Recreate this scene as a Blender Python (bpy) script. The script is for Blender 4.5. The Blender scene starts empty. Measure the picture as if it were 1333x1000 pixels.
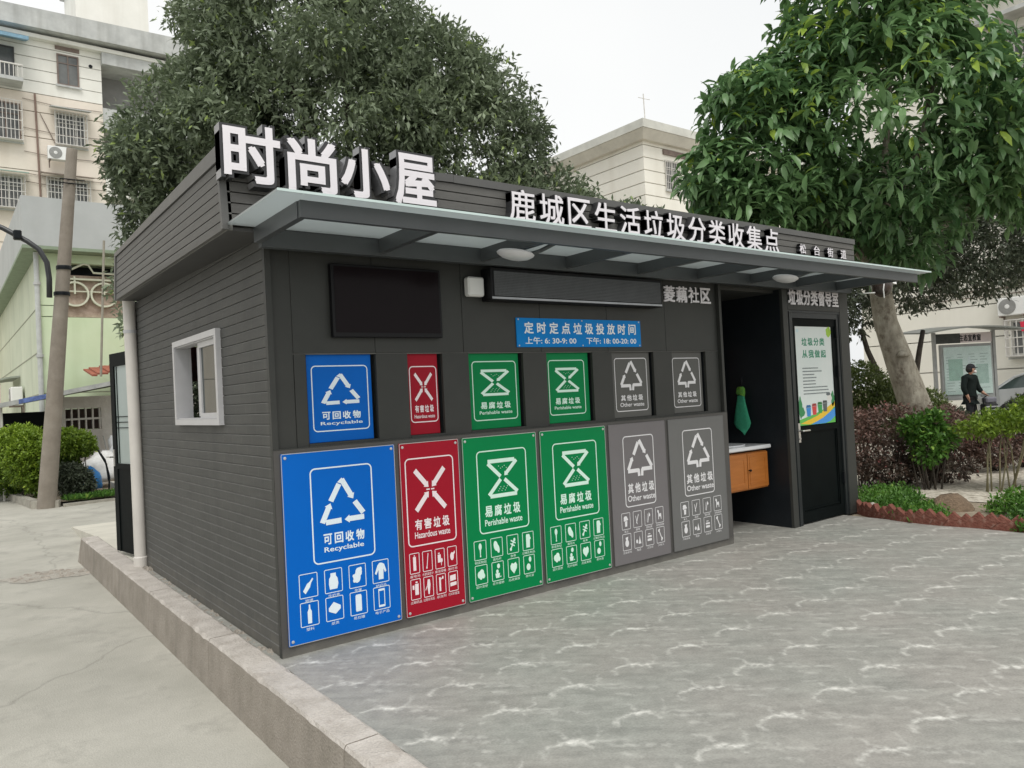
import bpy, math, random
import numpy as np
from mathutils import Vector, Matrix
random.seed(7); rng = np.random.default_rng(7)
sc = bpy.context.scene
COL = sc.collection
# ------------------------------------------------------------------ camera
cam_d = bpy.data.cameras.new('camera'); cam_d.sensor_width = 36.0; cam_d.lens = 26.62
cam_d.clip_start = 0.05; cam_d.clip_end = 600
cam = bpy.data.objects.new('camera', cam_d); COL.objects.link(cam); sc.camera = cam
def cam_axes(yaw, pitch, roll):
    cy, sy = math.cos(yaw), math.sin(yaw)
    w = Vector((sy*math.cos(pitch), cy*math.cos(pitch), math.sin(pitch)))
    r = Vector((cy, -sy, 0)); u = r.cross(w)
    c, s = math.cos(roll), math.sin(roll)
    return c*r+s*u, -s*r+c*u, w
_r, _u, _w = cam_axes(0.64987, 0.015082, -0.050331)
CAM = Vector((-1.5943, -4.4723, 1.5))
cam.matrix_world = Matrix(((_r.x, _u.x, -_w.x, CAM.x), (_r.y, _u.y, -_w.y, CAM.y), (_r.z, _u.z, -_w.z, CAM.z), (0, 0, 0, 1)))
# ------------------------------------------------------------------ overcast daylight
SUN_EL, SUN_AZ = math.radians(58), math.radians(205)      # azimuth clockwise from +Y
world = bpy.data.worlds.new('World'); sc.world = world; world.use_nodes = True
wn = world.node_tree; wn.nodes.clear()
out = wn.nodes.new('ShaderNodeOutputWorld'); bg = wn.nodes.new('ShaderNodeBackground')
sky = wn.nodes.new('ShaderNodeTexSky'); sky.sky_type = 'NISHITA'; sky.sun_disc = False
sky.sun_elevation = SUN_EL; sky.sun_rotation = SUN_AZ; sky.dust_density = 4.0; sky.air_density = 1.5
hs = wn.nodes.new('ShaderNodeHueSaturation'); hs.inputs['Saturation'].default_value = 0.15
mx = wn.nodes.new('ShaderNodeMix'); mx.data_type = 'RGBA'; mx.inputs[0].default_value = 0.8
cl = wn.nodes.new('ShaderNodeTexNoise'); cl.inputs['Scale'].default_value = 1.6; cl.inputs['Detail'].default_value = 4
cr = wn.nodes.new('ShaderNodeValToRGB')
cr.color_ramp.elements[0].position = .3; cr.color_ramp.elements[0].color = (8.0, 8.15, 8.2, 1)
cr.color_ramp.elements[1].position = .7; cr.color_ramp.elements[1].color = (8.9, 8.95, 8.85, 1)
tc = wn.nodes.new('ShaderNodeTexCoord')
wn.links.new(tc.outputs['Generated'], cl.inputs['Vector']); wn.links.new(cl.outputs['Fac'], cr.inputs[0])
wn.links.new(sky.outputs[0], hs.inputs['Color']); wn.links.new(hs.outputs[0], mx.inputs[6]); wn.links.new(cr.outputs[0], mx.inputs[7])
wn.links.new(mx.outputs[2], bg.inputs['Color']); bg.inputs['Strength'].default_value = 0.11
wn.links.new(bg.outputs[0], out.inputs['Surface'])
sd = bpy.data.lights.new('sun', 'SUN'); sd.energy = 1.5; sd.angle = math.radians(28); sd.color = (1, .97, .92)
sun = bpy.data.objects.new('sun', sd); COL.objects.link(sun)
sdir = Vector((math.sin(SUN_AZ)*math.cos(SUN_EL), math.cos(SUN_AZ)*math.cos(SUN_EL), math.sin(SUN_EL)))
sun.rotation_euler = sdir.to_track_quat('Z', 'Y').to_euler()
vs = sc.view_settings; vs.view_transform = 'Standard'; vs.look = 'None'; vs.gamma = 1; vs.use_curve_mapping = False; vs.exposure = 0.22
sc.cycles.max_bounces = 8; sc.cycles.transparent_max_bounces = 16; sc.cycles.use_denoising = True

# ------------------------------------------------------------------ materials
MATS = {}
def M(name, col=(.5, .5, .5), rough=.6, var=.12, scale=6, bump=0, bscale=60, metal=0, col2=None, spots=None, spec=.5, stretch=(1, 1, 1), streak=None, grain=None, cracks=None, bricks=None, zdirt=None):
    if name in MATS: return MATS[name]
    m = bpy.data.materials.new(name); m.use_nodes = True; nt = m.node_tree; n = nt.nodes; L = nt.links
    b = n['Principled BSDF']; b.inputs['Roughness'].default_value = rough; b.inputs['Metallic'].default_value = metal
    b.inputs['Specular IOR Level'].default_value = spec
    t = n.new('ShaderNodeTexCoord'); mp = n.new('ShaderNodeMapping'); mp.inputs['Scale'].default_value = stretch
    L.new(t.outputs['Object'], mp.inputs[0])
    nz = n.new('ShaderNodeTexNoise'); nz.inputs['Scale'].default_value = scale; nz.inputs['Detail'].default_value = 6; nz.inputs['Roughness'].default_value = .65
    L.new(mp.outputs[0], nz.inputs['Vector'])
    r = n.new('ShaderNodeValToRGB'); c2 = col2 or tuple(min(1, c*(1+var)) for c in col); c1 = tuple(c*(1-var) for c in col) if not col2 else col
    r.color_ramp.elements[0].position = .32; r.color_ramp.elements[1].position = .68
    r.color_ramp.elements[0].color = (*c1, 1); r.color_ramp.elements[1].color = (*c2, 1)
    L.new(nz.outputs['Fac'], r.inputs[0]); cur = r.outputs[0]
    if streak:   # dirt running down: (colour, amount, scale)
        mp2 = n.new('ShaderNodeMapping'); mp2.inputs['Scale'].default_value = (streak[2], streak[2], streak[2]*.08)
        L.new(t.outputs['Object'], mp2.inputs[0]); z2 = n.new('ShaderNodeTexNoise'); z2.inputs['Scale'].default_value = 1; z2.inputs['Detail'].default_value = 5
        L.new(mp2.outputs[0], z2.inputs['Vector']); q = n.new('ShaderNodeMapRange'); q.inputs[1].default_value = .5; q.inputs[2].default_value = .75; q.inputs[4].default_value = streak[1]
        L.new(z2.outputs['Fac'], q.inputs[0]); mm = n.new('ShaderNodeMix'); mm.data_type = 'RGBA'; L.new(q.outputs[0], mm.inputs[0]); L.new(cur, mm.inputs[6]); mm.inputs[7].default_value = (*streak[0], 1); cur = mm.outputs[2]
    if spots:    # (colour, amount, scale)
        z2 = n.new('ShaderNodeTexNoise'); z2.inputs['Scale'].default_value = spots[2]; z2.inputs['Detail'].default_value = 8; z2.inputs['Roughness'].default_value = .7
        L.new(t.outputs['Object'], z2.inputs['Vector']); q = n.new('ShaderNodeMapRange'); q.inputs[1].default_value = .53; q.inputs[2].default_value = .66; q.inputs[4].default_value = spots[1]
        L.new(z2.outputs['Fac'], q.inputs[0]); mm = n.new('ShaderNodeMix'); mm.data_type = 'RGBA'; L.new(q.outputs[0], mm.inputs[0]); L.new(cur, mm.inputs[6]); mm.inputs[7].default_value = (*spots[0], 1); cur = mm.outputs[2]
    def mul(cur, fac, lo, hi, p0, p1):
        r2 = n.new('ShaderNodeValToRGB'); r2.color_ramp.elements[0].position = p0; r2.color_ramp.elements[1].position = p1
        r2.color_ramp.elements[0].color = (lo, lo, lo, 1); r2.color_ramp.elements[1].color = (hi, hi, hi, 1); L.new(fac, r2.inputs[0])
        q2 = n.new('ShaderNodeMix'); q2.data_type = 'RGBA'; q2.blend_type = 'MULTIPLY'; q2.inputs[0].default_value = 1; L.new(cur, q2.inputs[6]); L.new(r2.outputs[0], q2.inputs[7]); return q2.outputs[2]
    if grain:
        g = n.new('ShaderNodeTexNoise'); g.inputs['Scale'].default_value = grain[1]; g.inputs['Detail'].default_value = 3; L.new(t.outputs['Object'], g.inputs['Vector']); cur = mul(cur, g.outputs['Fac'], 1-grain[0], 1+grain[0], .35, .65)
    if cracks:
        wz = n.new('ShaderNodeTexNoise'); wz.inputs['Scale'].default_value = 2.5; wz.inputs['Detail'].default_value = 5; L.new(t.outputs['Object'], wz.inputs['Vector'])
        wa = n.new('ShaderNodeVectorMath'); wa.operation = 'SCALE'; wa.inputs['Scale'].default_value = .45; L.new(wz.outputs['Color'], wa.inputs[0])
        wb_ = n.new('ShaderNodeVectorMath'); L.new(t.outputs['Object'], wb_.inputs[0]); L.new(wa.outputs[0], wb_.inputs[1])
        vo = n.new('ShaderNodeTexVoronoi'); vo.feature = 'DISTANCE_TO_EDGE'; vo.inputs['Scale'].default_value = cracks[1]; L.new(wb_.outputs[0], vo.inputs['Vector']); cur = mul(cur, vo.outputs['Distance'], 1-cracks[0], 1, .0, .006)
    if bricks:
        sx_ = n.new('ShaderNodeSeparateXYZ'); L.new(t.outputs['Object'], sx_.inputs[0]); cx_ = n.new('ShaderNodeCombineXYZ'); L.new(sx_.outputs['Y'], cx_.inputs[0]); L.new(sx_.outputs['Z'], cx_.inputs[1])
        bt_ = n.new('ShaderNodeTexBrick'); bt_.inputs['Scale'].default_value = 1; bt_.inputs['Brick Width'].default_value = bricks[0]; bt_.inputs['Row Height'].default_value = bricks[1]; bt_.inputs['Mortar Size'].default_value = .0022; bt_.inputs['Mortar Smooth'].default_value = .3
        bt_.inputs['Color1'].default_value = (1, 1, 1, 1); bt_.inputs['Color2'].default_value = (.88, .88, .88, 1); bt_.inputs['Mortar'].default_value = (bricks[2],)*3+(1,)
        L.new(cx_.outputs[0], bt_.inputs['Vector']); q2 = n.new('ShaderNodeMix'); q2.data_type = 'RGBA'; q2.blend_type = 'MULTIPLY'; q2.inputs[0].default_value = 1; L.new(cur, q2.inputs[6]); L.new(bt_.outputs['Color'], q2.inputs[7]); cur = q2.outputs[2]
    if zdirt:    # splash dirt near the ground: (colour, height, amount)
        gp = n.new('ShaderNodeNewGeometry'); sz = n.new('ShaderNodeSeparateXYZ'); L.new(gp.outputs['Position'], sz.inputs[0])
        dz = n.new('ShaderNodeTexNoise'); dz.inputs['Scale'].default_value = 9; dz.inputs['Detail'].default_value = 7; L.new(gp.outputs['Position'], dz.inputs['Vector'])
        a1 = n.new('ShaderNodeMath'); a1.operation = 'MULTIPLY_ADD'; a1.inputs[1].default_value = -1/zdirt[1]; a1.inputs[2].default_value = .62; L.new(sz.outputs['Z'], a1.inputs[0])
        a2 = n.new('ShaderNodeMath'); a2.operation = 'ADD'; L.new(a1.outputs[0], a2.inputs[0]); L.new(dz.outputs['Fac'], a2.inputs[1])
        a3 = n.new('ShaderNodeMapRange'); a3.inputs[1].default_value = .5; a3.inputs[2].default_value = 1.2; a3.inputs[4].default_value = zdirt[2]; L.new(a2.outputs[0], a3.inputs[0])
        q2 = n.new('ShaderNodeMix'); q2.data_type = 'RGBA'; L.new(a3.outputs[0], q2.inputs[0]); L.new(cur, q2.inputs[6]); q2.inputs[7].default_value = (*zdirt[0], 1); cur = q2.outputs[2]
    L.new(cur, b.inputs['Base Color'])
    if bump:
        bz = n.new('ShaderNodeTexNoise'); bz.inputs['Scale'].default_value = bscale; bz.inputs['Detail'].default_value = 4
        L.new(mp.outputs[0], bz.inputs['Vector']); bp = n.new('ShaderNodeBump'); bp.inputs['Strength'].default_value = bump; bp.inputs['Distance'].default_value = .02
        L.new(bz.outputs['Fac'], bp.inputs['Height']); L.new(bp.outputs[0], b.inputs['Normal'])
    MATS[name] = m; return m
def glass_mat(name, tint, rough=.03, trans=.75, frosted=0):
    if name in MATS: return MATS[name]
    m = bpy.data.materials.new(name); m.use_nodes = True; nt = m.node_tree; n = nt.nodes; L = nt.links; n.clear()
    o = n.new('ShaderNodeOutputMaterial'); g = n.new('ShaderNodeBsdfGlossy'); g.inputs['Roughness'].default_value = rough
    tr = n.new('ShaderNodeBsdfTransparent'); tr.inputs[0].default_value = (*tint, 1)
    df = n.new('ShaderNodeBsdfTranslucent' if frosted else 'ShaderNodeBsdfDiffuse'); df.inputs[0].default_value = (*[c*(frosted or .7) for c in tint], 1)
    a = n.new('ShaderNodeMixShader'); a.inputs[0].default_value = trans; L.new(df.outputs[0], a.inputs[1]); L.new(tr.outputs[0], a.inputs[2])
    lw = n.new('ShaderNodeLayerWeight'); lw.inputs[0].default_value = .5
    pw = n.new('ShaderNodeMath'); pw.operation = 'POWER'; L.new(lw.outputs['Facing'], pw.inputs[0]); pw.inputs[1].default_value = 4.5
    fr = n.new('ShaderNodeMath'); fr.operation = 'MULTIPLY_ADD'; L.new(pw.outputs[0], fr.inputs[0]); fr.inputs[1].default_value = .9; fr.inputs[2].default_value = .05
    s = n.new('ShaderNodeMixShader'); L.new(fr.outputs[0], s.inputs[0]); L.new(a.outputs[0], s.inputs[1]); L.new(g.outputs[0], s.inputs[2]); L.new(s.outputs[0], o.inputs[0])
    MATS[name] = m; return m
def leaf_mat(name, dark, light, tip=None, rough=.42, trans=.25):
    m = bpy.data.materials.new(name); m.use_nodes = True; nt = m.node_tree; n = nt.nodes; L = nt.links
    b = n['Principled BSDF']; b.inputs['Roughness'].default_value = rough; b.inputs['Specular IOR Level'].default_value = .45
    at = n.new('ShaderNodeAttribute'); at.attribute_name = 'tone'
    r = n.new('ShaderNodeValToRGB'); r.color_ramp.elements[0].color = (*dark, 1); r.color_ramp.elements[1].color = (*light, 1); r.color_ramp.elements[1].position = .85 if tip else 1
    if tip: e = r.color_ramp.elements.new(.97); e.color = (*tip, 1)
    L.new(at.outputs['Fac'], r.inputs[0]); L.new(r.outputs[0], b.inputs['Base Color'])
    o = [x for x in n if x.type == 'OUTPUT_MATERIAL'][0]
    tl = n.new('ShaderNodeBsdfTranslucent'); L.new(r.outputs[0], tl.inputs[0]); ms = n.new('ShaderNodeMixShader'); ms.inputs[0].default_value = trans
    L.new(b.outputs[0], ms.inputs[1]); L.new(tl.outputs[0], ms.inputs[2]); L.new(ms.outputs[0], o.inputs[0])
    MATS[name] = m; return m

# ------------------------------------------------------------------ builders
ORG = {}
class MB:
    def __init__(s): s.v = []; s.f = []; s.mi = []; s.cur = 0
    def add(s, vs, fs):
        o = len(s.v); s.v += [tuple(v) for v in vs]; s.f += [tuple(i+o for i in f) for f in fs]; s.mi += [s.cur]*len(fs); return s
    def hexa(s, p):      # p: 8 points, bottom ring 0-3 then top ring 4-7
        return s.add(p, [(3, 2, 1, 0), (4, 5, 6, 7), (0, 1, 5, 4), (1, 2, 6, 5), (2, 3, 7, 6), (3, 0, 4, 7)])
    def box(s, x0, x1, y0, y1, z0, z1):
        return s.hexa([(x0, y0, z0), (x1, y0, z0), (x1, y1, z0), (x0, y1, z0), (x0, y0, z1), (x1, y0, z1), (x1, y1, z1), (x0, y1, z1)])
    def bbox(s, x0, x1, y0, y1, z0, z1, b=.01):   # box with chamfered edges
        X = [x0, x0+b, x1-b, x1]; Yy = [y0, y0+b, y1-b, y1]; Zz = [z0, z0+b, z1-b, z1]
        import itertools
        vid = {}; vs = []; fs = []
        def V(i, j, k):
            t = (i, j, k)
            if t not in vid: vid[t] = len(vs); vs.append((X[i], Yy[j], Zz[k]))
            return vid[t]
        for a in (0, 3):
            f = [V(a, 1, 1), V(a, 2, 1), V(a, 2, 2), V(a, 1, 2)]; fs.append(f if a else f[::-1])
            f = [V(1, a, 1), V(2, a, 1), V(2, a, 2), V(1, a, 2)]; fs.append(f if not a else f[::-1])
            f = [V(1, 1, a), V(2, 1, a), V(2, 2, a), V(1, 2, a)]; fs.append(f if a else f[::-1])
        for a in (0, 3):
            for c in (0, 3):
                ia = 1 if a == 0 else 2; ic = 1 if c == 0 else 2
                fs.append([V(a, ic, 1), V(a, ic, 2), V(ia, c, 2), V(ia, c, 1)])
                fs.append([V(a, 1, ic), V(a, 2, ic), V(ia, 2, c), V(ia, 1, c)])
                fs.append([V(1, a, ic), V(2, a, ic), V(2, ia, c), V(1, ia, c)])
                for e in (0, 3):
                    ie = 1 if e == 0 else 2
                    fs.append([V(a, ic, ie), V(ia, c, ie), V(ia, ic, e)])
        return s.add(vs, fs)
    def quad(s, a, b, c, d): return s.add([a, b, c, d], [(0, 1, 2, 3)])
    def tube(s, pts, rad, n=10, cap=True):
        pts = [Vector(p) for p in pts]; R = rad if isinstance(rad, (list, tuple)) else [rad]*len(pts)
        vs = []; fs = []; up = None
        for i, p in enumerate(pts):
            d = (pts[min(i+1, len(pts)-1)]-pts[max(i-1, 0)]).normalized()
            if up is None: up = Vector((0, 0, 1)) if abs(d.z) < .9 else Vector((1, 0, 0))
            a = d.cross(up).normalized(); b = a.cross(d).normalized(); up = b
            for k in range(n):
                t = 2*math.pi*k/n; vs.append(p+a*math.cos(t)*R[i]+b*math.sin(t)*R[i])
        for i in range(len(pts)-1):
            for k in range(n):
                fs.append((i*n+k, i*n+(k+1) % n, (i+1)*n+(k+1) % n, (i+1)*n+k))
        if cap: fs.append(tuple(range(n))[::-1]); fs.append(tuple((len(pts)-1)*n+k for k in range(n)))
        return s.add(vs, fs)
    def prism(s, poly, y0, y1):      # poly in XZ, front at y0
        n = len(poly); vs = [(x, y0, z) for x, z in poly]+[(x, y1, z) for x, z in poly]
        fs = [tuple(range(n)), tuple(range(n, 2*n))[::-1]]+[(i, i+n, (i+1) % n+n, (i+1) % n) for i in range(n)]
        return s.add(vs, fs)
    def lathe(s, prof, c, n=20, axis='z', sx=1, sy=1):
        vs = []; fs = []; c = Vector(c)
        for r, h in prof:
            for k in range(n):
                t = 2*math.pi*k/n; a, b = r*math.cos(t)*sx, r*math.sin(t)*sy
                vs.append(c+(Vector((a, b, h)) if axis == 'z' else Vector((a, -h, b)) if axis == 'y' else Vector((h, a, b))))
        for i in range(len(prof)-1):
            for k in range(n): fs.append((i*n+k, i*n+(k+1) % n, (i+1)*n+(k+1) % n, (i+1)*n+k))
        fs.append(tuple(range(n))[::-1]); fs.append(tuple((len(prof)-1)*n+k for k in range(n)))
        return s.add(vs, fs)
    def ring(s, x0, x1, z0, z1, r, w, y, yb=None, seg=5):      # rounded rectangular outline in XZ facing -Y
        def rr(o):
            P = []
            for cx, cz, a0 in ((x1-r, z1-r, 0), (x0+r, z1-r, 90), (x0+r, z0+r, 180), (x1-r, z0+r, 270)):
                for k in range(seg+1):
                    a = math.radians(a0+90*k/seg); P.append((cx+(r-o)*math.cos(a), cz+(r-o)*math.sin(a)))
            return P
        A, B = rr(0), rr(w); n = len(A)
        s.add([(x, y, z) for x, z in A]+[(x, y, z) for x, z in B], [(i, (i+1) % n, (i+1) % n+n, i+n) for i in range(n)]); return s
    def build(s, name, mat, parent=None, smooth=False, kind=None, label=None, xf=None):
        me = bpy.data.meshes.new(name); org = ORG.get(parent.name, Vector((0, 0, 0))) if parent else Vector((0, 0, 0))
        if xf is not None: s.v = [tuple(xf @ Vector(v)) for v in s.v]
        me.from_pydata([tuple(Vector(v)-org) for v in s.v], [], s.f)
        for m in (mat if isinstance(mat, (list, tuple)) else [mat]): me.materials.append(m)
        if any(s.mi): me.polygons.foreach_set('material_index', s.mi)
        if smooth: me.polygons.foreach_set('use_smooth', [True]*len(s.f)); 
        me.validate(); me.update()
        o = bpy.data.objects.new(name, me); COL.objects.link(o)
        if smooth == 'auto':
            try: me.set_sharp_from_angle(angle=math.radians(40))
            except Exception: pass
        if parent: o.parent = parent; ORG[o.name] = org
        else: ORG[o.name] = Vector((0, 0, 0))
        if kind: o['kind'] = kind
        if label: o['label'] = label
        return o
def thing(name, label, cat, loc=(0, 0, 0), group=None):
    o = bpy.data.objects.new(name, None); o.empty_display_size = .1; COL.objects.link(o); o.location = loc; ORG[o.name] = Vector(loc)
    o['label'] = label; o['category'] = cat
    if group: o['group'] = group
    return o
def tag(o, label, cat, group=None):
    o['label'] = label; o['category'] = cat
    if group: o['group'] = group
    return o
def recopy(o, parent, loc=None):          # child copy sharing mesh
    c = o.copy(); COL.objects.link(c); c.parent = parent
    if loc is not None: c.location = loc
    ORG[c.name] = ORG.get(o.name, Vector((0, 0, 0)))
    return c
def copy_tree(o, loc, label):
    r = o.copy(); COL.objects.link(r); r.location = loc; r['label'] = label
    def rec(a, b):
        for ch in list(a.children):
            c = ch.copy(); COL.objects.link(c); c.parent = b; rec(ch, c)
    rec(o, r); return r

# text -----------------------------------------------------------------
_tc = {}
def glyphs(s, bold=.02, res=3, extrude=0):
    k = (s, bold, res, extrude)
    if k in _tc: return _tc[k]
    c = bpy.data.curves.new('t', 'FONT'); c.body = s; c.size = 1; c.offset = bold; c.resolution_u = res; c.extrude = extrude
    o = bpy.data.objects.new('t', c); COL.objects.link(o)
    e = o.evaluated_get(bpy.context.evaluated_depsgraph_get()); m = e.to_mesh()
    v = [(p.co.x, p.co.y, p.co.z) for p in m.vertices]; f = [tuple(p.vertices) for p in m.polygons]
    e.to_mesh_clear(); COL.objects.unlink(o); bpy.data.objects.remove(o); bpy.data.curves.remove(c)
    _tc[k] = (v, f); return v, f
def text_into(mb, s, x0, x1, z0, z1, y, bold=.02, res=3, depth=None, tight=True):
    """write s so that it fills the rectangle x0..x1, z0..z1, facing -Y at y (solid back to y+depth); bold strokes come from shifted copies"""
    v, f = glyphs(s, 0, res, .5 if depth else 0)
    xs = [p[0] for p in v]; ys = [p[1] for p in v]; a0, a1, b0, b1 = min(xs), max(xs), min(ys), max(ys)
    if not tight: a0, a1, b0, b1 = 0, len(s)*1.0, -.1, .88
    h = bold*.75; a0 -= h; a1 += h; b0 -= h; b1 += h
    sh = [(0, 0)] if bold < .012 else [(h, h), (-h, -h), (h, -h), (-h, h)]
    if bold > .03: sh += [(0, 0)]
    eps = .00012 if not depth else .00025
    for i, (dx, dz) in enumerate(sh):
        vs = [(x0+(p[0]+dx-a0)/(a1-a0)*(x1-x0), (y+depth*(.5-p[2])+(i*eps if p[2] > 0 else -i*eps)) if depth else y+i*eps, z0+(p[1]+dz-b0)/(b1-b0)*(z1-z0)) for p in v]
        mb.add(vs, f)
def spaced(mb, s, x0, x1, z0, z1, y, fill=.82, **k):
    n = len(s); p = (x1-x0)/(n-(1-fill))
    for i, ch in enumerate(s):
        if ch != ' ': text_into(mb, ch, x0+i*p, x0+i*p+p*fill, z0, z1, y, **k)

# foliage ----------------------------------------------------------------
def leaf_template(kind):
    if kind == 'big':
        v = [(0, 0, 0), (.3, .13, .04), (.3, 0, .0), (.3, -.13, .04), (.68, .155, -.03), (.68, 0, -.09), (.68, -.155, -.03), (1, 0, -.34)]
        f = [(0, 2, 1), (0, 3, 2), (1, 2, 5, 4), (2, 3, 6, 5), (4, 5, 7), (5, 6, 7)]
    elif kind == 'narrow':
        v = [(0, 0, 0), (.5, .17, .03), (.5, 0, 0), (.5, -.17, .03), (1, 0, -.12)]; f = [(0, 2, 1), (0, 3, 2), (1, 2, 4), (2, 3, 4)]
    else:
        v = [(0, 0, 0), (.5, .24, .04), (.5, -.24, .04), (1, 0, -.06)]; f = [(0, 3, 1), (0, 2, 3)]
    return np.array(v, float), f
def norm(a): return a/np.maximum(np.linalg.norm(a, axis=-1, keepdims=True), 1e-9)
def leaf_mesh(name, P, D, S, tone, mat, parent=None, kind='narrow', upb=.8, flat=.5):
    """P base points, D growing directions, S lengths"""
    T, F = leaf_template(kind); N = len(P)
    U = norm(rng.normal(size=(N, 3))*flat+np.array([0, 0, upb])); X = norm(D); Yv = norm(np.cross(U, X)); Z = np.cross(X, Yv)
    V = P[:, None, :]+S[:, None, None]*(T[None, :, 0:1]*X[:, None, :]+T[None, :, 1:2]*Yv[:, None, :]+T[None, :, 2:3]*Z[:, None, :])
    nv = len(T); V = V.reshape(-1, 3)
    org = ORG.get(parent.name, Vector((0, 0, 0))) if parent else Vector((0, 0, 0)); V = V-np.array(org)
    me = bpy.data.meshes.new(name); me.vertices.add(len(V)); me.vertices.foreach_set('co', V.astype(np.float32).ravel())
    off = (np.arange(N)*nv)[:, None]
    loops = []; tot = [len(f) for f in F]; li = np.concatenate([np.array(f) for f in F])
    idx = (off+li[None, :]).ravel(); me.loops.add(len(idx)); me.loops.foreach_set('vertex_index', idx.astype(np.int32))
    tots = np.tile(np.array(tot), N); starts = np.concatenate([[0], np.cumsum(tots)[:-1]])
    me.polygons.add(len(tots)); me.polygons.foreach_set('loop_start', starts.astype(np.int32)); me.polygons.foreach_set('loop_total', tots.astype(np.int32))
    a = me.attributes.new('tone', 'FLOAT', 'POINT'); a.data.foreach_set('value', np.repeat(tone, nv).astype(np.float32))
    me.materials.append(mat); me.update(calc_edges=True)
    o = bpy.data.objects.new(name, me); COL.objects.link(o)
    if parent: o.parent = parent
    ORG[o.name] = org
    return o
def sphere_pts(n):
    return norm(rng.normal(size=(n, 3)))
def lobe_points(lobes, n, shell=.35, zcut=-9):
    """random points biased to the surface of a union of ellipsoids; lobes: (cx,cy,cz,rx,ry,rz). returns P, outward dir"""
    A = np.array(lobes, float); w = (A[:, 3]*A[:, 4]+A[:, 3]*A[:, 5]+A[:, 4]*A[:, 5]); w /= w.sum(); P = []; O = []
    while sum(len(p) for p in P) < n:
        k = rng.choice(len(A), size=n*2, p=w); d = sphere_pts(n*2); r = 1-shell*rng.random(n*2)**1.6+rng.normal(size=n*2)*.03
        p = A[k, :3]+d*r[:, None]*A[k, 3:6]
        depth = np.full(len(p), 9.)
        for a in A:
            q = np.linalg.norm((p-a[:3])/a[3:6], axis=1); depth = np.minimum(depth, q)
        ok = (depth > 1-shell) & (p[:, 2] > zcut)
        P.append(p[ok]); O.append(norm(d[ok]/A[k[ok], 3:6]))
    return np.concatenate(P)[:n], np.concatenate(O)[:n]
def vnoise(P, s, seed=0):   # cheap smooth noise 0..1
    q = P*s; return .5+.25*(np.sin(q[:, 0]*1.7+seed+1.3*np.sin(q[:, 1]*1.1+seed))+np.sin(q[:, 1]*1.9+q[:, 2]*1.3+seed*2.1+np.sin(q[:, 0]*.9)))
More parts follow.
